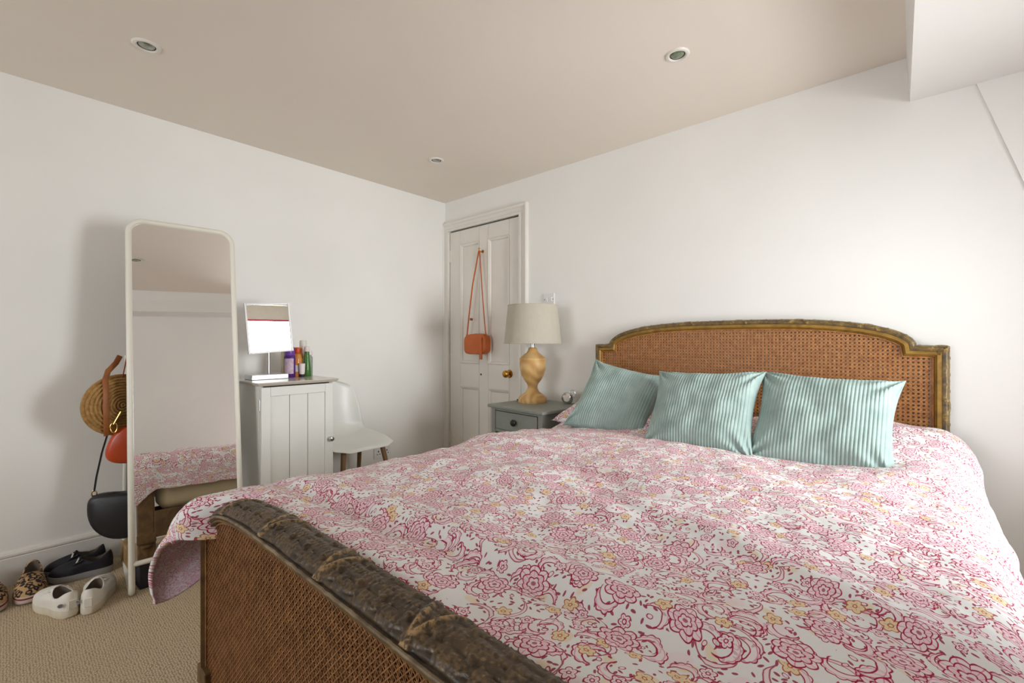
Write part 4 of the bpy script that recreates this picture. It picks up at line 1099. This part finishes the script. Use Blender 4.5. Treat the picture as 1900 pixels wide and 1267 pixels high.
# ------------------------------------------------------------------ bags behind the mirror
M_straw = simple('woven_straw', (176, 136, 78), 0.8, vscale=70, rgb2=(140, 100, 52), bscale=220, bstr=0.4)
M_tan = simple('tan_leather', (158, 94, 44), 0.5, var=0.2, vscale=20)
M_red = simple('red_orange_leather', (192, 70, 26), 0.32, var=0.12, vscale=10, bscale=240, bstr=0.12)
M_orange_l = simple('orange_leather', (200, 98, 30), 0.42, var=0.12, vscale=10, bscale=240, bstr=0.12)
M_bl = simple('black_leather', (26, 24, 28), 0.42, var=0.2, vscale=10, bscale=240, bstr=0.15)
M_navy = simple('navy_cloth', (34, 38, 66), 0.9, var=0.2, vscale=30)
M_goldm = simple('gold_metal', (212, 176, 104), 0.25, 1.0)

rb = empty('round_bag', (-2.700, 0.343, 0.802), 'round coiled straw bag with tan strap hanging behind the mirror', 'bag', rz=radians(-80))
rows = []; NR = 132
for side in (1, -1):
    rr = []
    for k in range(NR + 1):
        r = 0.132 * (k / NR); bulge = 0.030 * (1 - (r / 0.132) ** 4) + 0.0062 * abs(sin(pi * r / 0.0125))
        rr.append((r, bulge * side))
    MBx = MB(); MBx.lathe(rr, 48, RX(pi / 2), caps=False) if side == 1 else MBx.lathe(rr, 48, RX(pi / 2), caps=False)
    rows.append(MBx)
mb = rows[0]; o2 = rows[1]; mb.add(o2.v, o2.f)
mb.tube([(0.132 * cos(a), 0.0, 0.132 * sin(a)) for a in [k * pi / 24 for k in range(48)]], 0.007, 8, closed=True)
mb.build('basket', M_straw, rb, smooth='all')
MB().tube([(0.052, 0.010, -0.132), (0.060, 0.034, -0.09), (0.064, 0.040, 0.0), (0.062, 0.034, 0.08), (0.060, 0.018, 0.118), (0.046, 0.004, 0.155), (0.014, -0.01, 0.190), (-0.004, -0.02, 0.222)], 0.01, 10, flat=(0.011, 0.002), up=(0, 1, 0)).build('strap', M_tan, rb, smooth=True)

def purse(name, loc, W, H, D, mat, label, rz, pw_=3.0, sag=0.0):
    """soft bag: superellipse outline, fat in the middle"""
    r = empty(name, loc, label, 'bag', rz=rz)
    rows = []
    NN = 48
    for s in range(-6, 7):
        t = s / 6; sc = (1 - abs(t) ** 2.6) ** 0.5 if abs(t) < 1 else 0.0
        k = 0.72 + 0.28 * sc; yy = D / 2 * t
        row = []
        for i in range(NN + 1):
            a = 2 * pi * i / NN; ca, sa = cos(a), sin(a)
            x = W / 2 * k * math.copysign(abs(ca) ** (2 / pw_), ca); z = H / 2 * k * math.copysign(abs(sa) ** (2 / pw_), sa)
            x *= 1 - sag * (z / H)                     # wider towards the bottom
            row.append((x, yy, z))
        rows.append(row)
    m = MB(); m.grid(rows); m.f.append(tuple(range(NN))); m.f.append(tuple(12 * (NN + 1) + i for i in range(NN))[::-1])
    m.build('bag_body', mat, r, smooth=True, angle=0.8)
    return r
rd = purse('handbag', (-2.685, 0.382, 0.620), 0.175, 0.175, 0.085, M_red, 'glossy red orange handbag with gold ring hanging behind the mirror', radians(70), 2.6, 0.55)
MB().tube([(-0.06 + 0.0, 0, 0.075), (-0.05, 0, 0.2), (-0.02, 0, 0.40)], 0.005, 8, flat=(0.008, 0.002)).build('strap', M_red, rd, smooth=True)
MB().tube([(-0.055 + 0.012 * cos(a), -0.045, 0.085 + 0.022 * sin(a)) for a in [k * pi / 10 for k in range(20)]], 0.0028, 8, closed=True).build('ring', M_goldm, rd, smooth=True)
MB().tube([(-0.055, -0.045, 0.10), (-0.030, -0.045, 0.155)], 0.004, 8).build('clasp', M_goldm, rd, smooth=True)

# black crossbody: half-moon body
bb = empty('crossbody_bag', (-2.70, 0.345, 0.330), 'black leather half moon crossbody bag hanging lowest behind the mirror', 'bag', rz=radians(62))
rows = []
NN = 40
def moon(a):
    # top edge nearly straight, sides round to the base
    ca, sa = cos(a), sin(a)
    if sa > 0: return (0.118 * math.copysign(abs(ca) ** 0.55, ca), 0.072 * abs(sa) ** 0.6 - 0.012 * ca)
    return (0.118 * math.copysign(abs(ca) ** 0.95, ca), -0.138 * abs(sa) ** 0.9 - 0.012 * ca)
for s in range(-6, 7):
    t = s / 6; k = 0.80 + 0.20 * (1 - abs(t) ** 3) ** 0.5
    rows.append([(moon(2 * pi * i / NN)[0] * k, 0.036 * t, moon(2 * pi * i / NN)[1] * k) for i in range(NN + 1)])
m = MB(); m.grid(rows); m.f.append(tuple(range(NN))); m.f.append(tuple(12 * (NN + 1) + i for i in range(NN))[::-1])
m.build('bag_body', M_bl, bb, smooth=True, angle=0.8)
m = MB(); m.tube([(-0.100, -0.012, 0.068), (-0.02, -0.014, 0.074), (0.10, -0.012, 0.052)], 0.0035, 8); m.build('zip', M_dark, bb, smooth=True)
MB().tube([(-0.098, 0, 0.086), (-0.090, 0, 0.150), (-0.070, 0, 0.26), (-0.045, 0, 0.36), (-0.02, 0, 0.47)], 0.008, 8, flat=(0.010, 0.002)).build('strap', M_bl, bb, smooth=True)
MB().tube([(0.108, 0, 0.060), (0.105, 0, 0.20), (0.09, 0, 0.40)], 0.008, 8, flat=(0.012, 0.002)).build('strap', M_bl, bb, smooth=True)
for x, z in ((-0.098, 0.074), (0.104, 0.050)):
    MB().tube([(x + 0.009 * cos(a), 0, z + 0.016 * sin(a)) for a in [k * pi / 8 for k in range(16)]], 0.0026, 8, closed=True).build('ring', M_goldm, bb, smooth=True)
# navy garment on the hook bar
rows = []
for i in range(26):
    t = i / 25; row = []
    for j in range(30):
        h = j / 29; z = 0.20 + 0.80 * h
        row.append((-2.540 - 0.118 * h + 0.010 * sin(t * 22 + 2 * h), 0.350 + 0.020 * h + 0.006 * sin(h * 9) + t * 0.20 * (1 - 0.5 * h), z))
    rows.append(row)
o = MB().grid(rows).build('scarf', M_navy, None, smooth='all')
sd = o.modifiers.new('thick', 'SOLIDIFY'); sd.thickness = 0.006; sd.offset = 0
tag(o, 'dark navy scarf hanging behind the left tube of the mirror', 'scarf')

# boxes on the floor behind the mirror
M_blue = simple('blue_carton', (38, 48, 116), 0.45, var=0.15, vscale=12); M_dkbox = simple('black_carton', (30, 28, 36), 0.6); M_wood = mat_wood('pale_plank', (186, 152, 104), (150, 116, 74), 10, (0.3, 1, 1))
b1 = empty('box', (-2.60, 0.402, 0), 'black box on the floor under the mirror rail', 'box', rz=radians(3))
MB().box(-0.06, 0.075, -0.022, 0.018, 0, 0.115).build('carton', M_dkbox, b1, bevel=0.003); MB().box(-0.062, 0.077, -0.023, 0.019, 0.095, 0.118).build('lid', M_dkbox, b1, bevel=0.003)
b2 = empty('box', (-2.60, 0.470, 0), 'blue box on the floor under the mirror rail', 'box', rz=radians(-4))
MB().box(-0.06, 0.075, -0.045, 0.045, 0, 0.095).build('carton', M_blue, b2, bevel=0.003); MB().box(-0.062, 0.077, -0.046, 0.046, 0.078, 0.098).build('lid', M_blue, b2, bevel=0.003)
b3 = MB().box(-0.13, 0.10, -0.022, 0.022, 0.0, 0.105, T(-2.80, 0.395, 0.0)).build('wooden_block', M_wood, bevel=0.003)
tag(b3, 'pale wooden block on the floor between the mirror feet', 'block')

# ------------------------------------------------------------------ orange bag on the door
ob = empty('shoulder_bag', (-2.580, Y0 - 0.045, 1.065), 'orange leather shoulder bag hanging from the door hook', 'bag')
rows = []
for s in range(-6, 7):
    t = s / 6; k = 0.90 + 0.10 * (1 - abs(t) ** 3) ** 0.5
    row = []
    for i in range(41):
        a = 2 * pi * i / 40; ca, sa = cos(a), sin(a)
        x = 0.128 * k * math.copysign(abs(ca) ** 0.5, ca); z = 0.082 * k * math.copysign(abs(sa) ** 0.5, sa)
        row.append((x, 0.034 * t, z + 0.006 * cos(x * 12) + 0.02 * x))
    rows.append(row)
m = MB(); m.grid(rows); m.f.append(tuple(range(40))); m.f.append(tuple(12 * 41 + i for i in range(40))[::-1])
m.build('bag_body', M_orange_l, ob, smooth=True, angle=0.8)
MB().tube([(-0.118, -0.012, 0.074), (0.0, -0.014, 0.086), (0.118, -0.012, 0.078)], 0.003, 8).build('zip', M_tan, ob, smooth=True)
hx, hz = HK[0] + 2.580, HK[2] + 0.012 - 1.065
MB().tube([(-0.118, 0.0, 0.075), (-0.095, 0.0, 0.23), (-0.05, -0.002, 0.48), (hx - 0.008, 0.010, hz - 0.005), (hx, 0.008, hz + 0.004), (hx + 0.008, 0.006, hz - 0.005), (0.060, -0.006, 0.45), (0.085, -0.004, 0.20), (0.096, 0.0, 0.085)], 0.006, 8, flat=(0.0085, 0.0022), up=(0, 1, 0)).build('strap', M_orange_l, ob, smooth=True)
MB().box(-0.112, -0.088, -0.006, 0.006, 0.18, 0.20, RY(0.16)).build('buckle', M_tan, ob, bevel=0.002)
MB().box(0.070, 0.094, -0.044, -0.032, -0.115, 0.055).build('tassel', M_orange_l, ob, bevel=0.003)
for x in (-0.116, 0.098): MB().tube([(x + 0.008 * cos(a), 0, 0.080 + 0.010 * sin(a)) for a in [k * pi / 8 for k in range(16)]], 0.002, 8, closed=True).build('ring', M_goldm, ob, smooth=True)

# ------------------------------------------------------------------ shoes
M_wsh = simple('white_leather', (238, 233, 222), 0.5, var=0.10, vscale=22, bscale=90, bstr=0.2)
M_wsole = simple('white_rubber', (226, 218, 200), 0.6, vscale=14, rgb2=(208, 196, 168))
M_lin = simple('shoe_lining', (112, 100, 88), 0.9, var=0.15, vscale=20)
M_bsh = simple('black_suede', (28, 27, 34), 0.75, var=0.25, vscale=30); M_gsole = simple('grey_rubber', (150, 148, 146), 0.6)
M_lace = simple('pale_lace', (206, 200, 194), 0.8); M_sole_l = simple('offwhite_rubber', (206, 190, 182), 0.6); M_redline = simple('dark_red_canvas', (128, 48, 44), 0.7)
def mat_leopard():
    m, nt, b = new_mat('leopard_print')
    vec = coords(nt)
    n = noise_tex(nt, vec, 60, 2.0)
    v = nt.nodes.new('ShaderNodeTexVoronoi'); v.inputs['Scale'].default_value = 46.0; v.inputs['Randomness'].default_value = 0.9
    mixv = nt.nodes.new('ShaderNodeMix'); mixv.data_type = 'VECTOR'; mixv.inputs[0].default_value = 0.012
    nt.links.new(vec, mixv.inputs[4]); nt.links.new(n.outputs['Color'], mixv.inputs[5]); nt.links.new(mixv.outputs[1], v.inputs['Vector'])
    d = Sock(nt, v.outputs['Distance']); nf = Sock(nt, noise_tex(nt, vec, 90, 1.0).outputs['Fac'])
    ring = ((0.19 - (d - 0.40).abs()) * 12.0).sat() * (nf - 0.36).gt(0.0)
    c = mix_col(nt, ring, lin((190, 152, 104)), lin((24, 16, 16)))
    c = mix_col(nt, (0.5 - (d - 0.16) * 10.0).sat() * 0.8, c, lin((122, 66, 40)))
    nt.links.new(c.k, b.inputs['Base Color']); b.inputs['Roughness'].default_value = 0.8
    return m
M_leo = mat_leopard()
def shoe(name, loc, ang, label, mu, ms, group, L=0.272, W=0.098, laces=None, foxing=None, hh=0.082, extra=None):
    """toe towards +x; origin at the heel on the floor"""
    r = empty(name, (loc[0], loc[1], 0), label, 'shoe', rz=ang, group=group)
    NA = 56
    def outl(a, k=1.0):
        ca, sa = cos(a), sin(a)
        x = L / 2 + L / 2 * math.copysign(abs(ca) ** 0.85, ca)
        wloc = W / 2 * (0.78 + 0.26 * sstep(0.25, 0.70, x / L) - 0.08 * exp(-((x / L - 0.42) / 0.14) ** 2))
        y = wloc * math.copysign(abs(sa) ** 0.75, sa)
        return (L / 2 + (x - L / 2) * k, y * k)
    rows = []
    for k, z in ((0.95, 0.0), (1.0, 0.006), (1.005, 0.018), (0.99, 0.030), (0.94, 0.031)):
        rows.append([(*outl(2 * pi * i / NA, k), z + 0.006 * sstep(0.8, 1.0, outl(2 * pi * i / NA)[0] / L)) for i in range(NA + 1)])
    m = MB(); m.grid(rows); m.f.append(tuple(range(NA))); m.f.append(tuple(4 * (NA + 1) + i for i in range(NA)))
    m.build('sole', ms, r, smooth=True, angle=0.7)
    # upper: from the sole edge up to the collar/throat loop
    cols = []
    def collar(a):
        ca, sa = cos(a), sin(a)
        cx, rx, ry = L * 0.285, L * 0.250, W * 0.30
        x = cx + rx * ca; y = ry * sa
        z = hh - 0.010 * (1 - abs(ca)) + 0.014 * sstep(0.35, 1.0, -ca) - 0.004 * (1 - abs(ca)) + 0.006 * sstep(0.4, 1, ca)
        return Vector((x, y, z))
    for i in range(NA + 1):
        a = 2 * pi * i / NA; bx, by = outl(a, 0.985); B = Vector((bx, by, 0.026)); Tt = collar(a)
        toe = sstep(0.1, 1.0, cos(a))
        Mid = Vector((bx + 0.004 * cos(a), by * 1.02, 0.026 + (0.040 if toe < 0.5 else 0.040) + 0.012 * toe * 0)); 
        Mid2 = Tt.lerp(Vector((bx, by, Tt.z)), 0.45); Mid2.z = Tt.z - 0.004 - 0.014 * toe
        col = []
        for k in range(13):
            t = k / 12; p = B * (1 - t) ** 3 + Mid * (3 * t * (1 - t) ** 2) + Mid2 * (3 * t * t * (1 - t)) + Tt * t ** 3
            p += Vector((0, 0, 0.002 * nz(p.x * 40, p.y * 40, loc[1] * 9)))
            col.append(tuple(p))
        lip = [Tt + Vector((0, 0, 0.003)), Tt + (Vector((L * 0.285, 0, Tt.z)) - Tt) * 0.14 + Vector((0, 0, 0.001))]
        col += [tuple(q) for q in lip]
        cols.append(col)
    MB().grid(cols).build('upper', mu, r, smooth='all')
    cols = []
    for i in range(NA + 1):
        a = 2 * pi * i / NA; Tt = collar(a); q = Tt + (Vector((L * 0.285, 0, Tt.z)) - Tt) * 0.14 + Vector((0, 0, 0.001))
        low = Vector((L * 0.285 + (q.x - L * 0.285) * 1.05, q.y * 1.1, 0.034))
        cols.append([tuple(q), tuple(q.lerp(low, 0.5)), tuple(low), (L * 0.285, 0, 0.034)])
    MB().grid(cols).build('lining', M_lin, r, smooth='all')
    if laces:
        rows = []
        for k in range(9):
            q = k / 8; x = L * (0.62 - 0.11 * q); z = hh - 0.016 + 0.030 * q ** 1.2; hwid = 0.018 + 0.004 * q - 0.010 * max(0, q - 0.7)
            rows.append([(x - 0.010 * q * (1 - abs(v)), hwid * v, z - 0.012 * abs(v) ** 2) for v in (-1, -0.6, -0.2, 0.2, 0.6, 1)])
        tg = MB().grid(rows).build('tongue', mu, r, smooth='all'); sdm = tg.modifiers.new('thick', 'SOLIDIFY'); sdm.thickness = 0.005; sdm.offset = 0
        for sg in (-1, 1):
            MB().tube([(L * 0.46, sg * 0.024, hh + 0.000), (L * 0.56, sg * 0.026, hh - 0.008), (L * 0.68, sg * 0.022, hh - 0.026), (L * 0.74, 0.0, hh - 0.034)], 0.004, 8, flat=(0.007, 0.0022)).build('eyestay', mu, r, smooth=True)
        for k in range(4):
            x = L * (0.535 + 0.055 * k); z = hh + 0.004 - 0.0105 * k
            MB().tube([(x + 0.004, -0.026, z - 0.010), (x, -0.012, z + 0.001), (x, 0.012, z + 0.001), (x + 0.004, 0.026, z - 0.010)], 0.004, 8, flat=(0.0035, 0.0016)).build('lace', laces, r, smooth=True)
    if foxing:
        rows = [[(*outl(2 * pi * i / NA, 1.008), z) for i in range(NA + 1)] for z in (0.024, 0.031)]
        MB().grid(rows).build('stripe', foxing, r, smooth='all')
    if extra: extra(r, L, W, hh)
    return r
def heel_badge(r, L, W, hh):
    MB().lathe([(0.006, 0), (0.0075, 0.0015), (0.009, 0)], 16, T(-0.001 + 0.012, W * 0.30, 0.058) @ RY(-pi / 2 - 0.2) @ RX(-0.55)).build('eyelet', M_gsole, r)
    MB().box(0.001, 0.006, -0.013, 0.013, 0.034, 0.070, RY(-0.06)).build('heel_tab', M_wsh, r, bevel=0.003)
SG = 'shoes on the carpet beside the mirror'
def at(hx, hy, tx, ty): return (hx, hy), atan2(ty - hy, tx - hx)
p, a = at(-2.475, 0.170, -2.745, 0.095)
shoe('trainer', p, a, 'white leather trainer of the front pair, beside the leopard shoes', M_wsh, M_wsole, SG, laces=M_lace, extra=heel_badge, L=0.265, W=0.108)
p, a = at(-2.445, 0.212, -2.70, 0.292)
shoe('trainer', p, a, 'white leather trainer of the front pair, next to the mirror foot', M_wsh, M_wsole, SG, laces=M_lace, extra=heel_badge, L=0.265, W=0.104)
p, a = at(-2.985, 0.078, -2.730, 0.056)
shoe('slip_on_shoe', p, a, 'leopard print slip-on shoe with pale sole next to the white trainer', M_leo, M_sole_l, SG, foxing=M_redline, L=0.26, W=0.10)
p, a = at(-2.985, -0.062, -2.712, -0.040)
shoe('slip_on_shoe', p, a, 'leopard print slip-on shoe with pale sole, cut by the picture edge', M_leo, M_sole_l, SG, foxing=M_redline, L=0.265, W=0.10)
p, a = at(-2.845, 0.335, -2.905, 0.12)
shoe('trainer', p, a, 'black lace-up trainer lying behind the white trainers', M_bsh, M_gsole, SG, laces=M_lace, L=0.225, W=0.090)
p, a = at(-2.952, 0.320, -2.975, 0.14)
shoe('trainer', p, a, 'black lace-up trainer furthest back against the baseboard', M_bsh, M_gsole, SG, laces=M_lace, L=0.215, W=0.078)
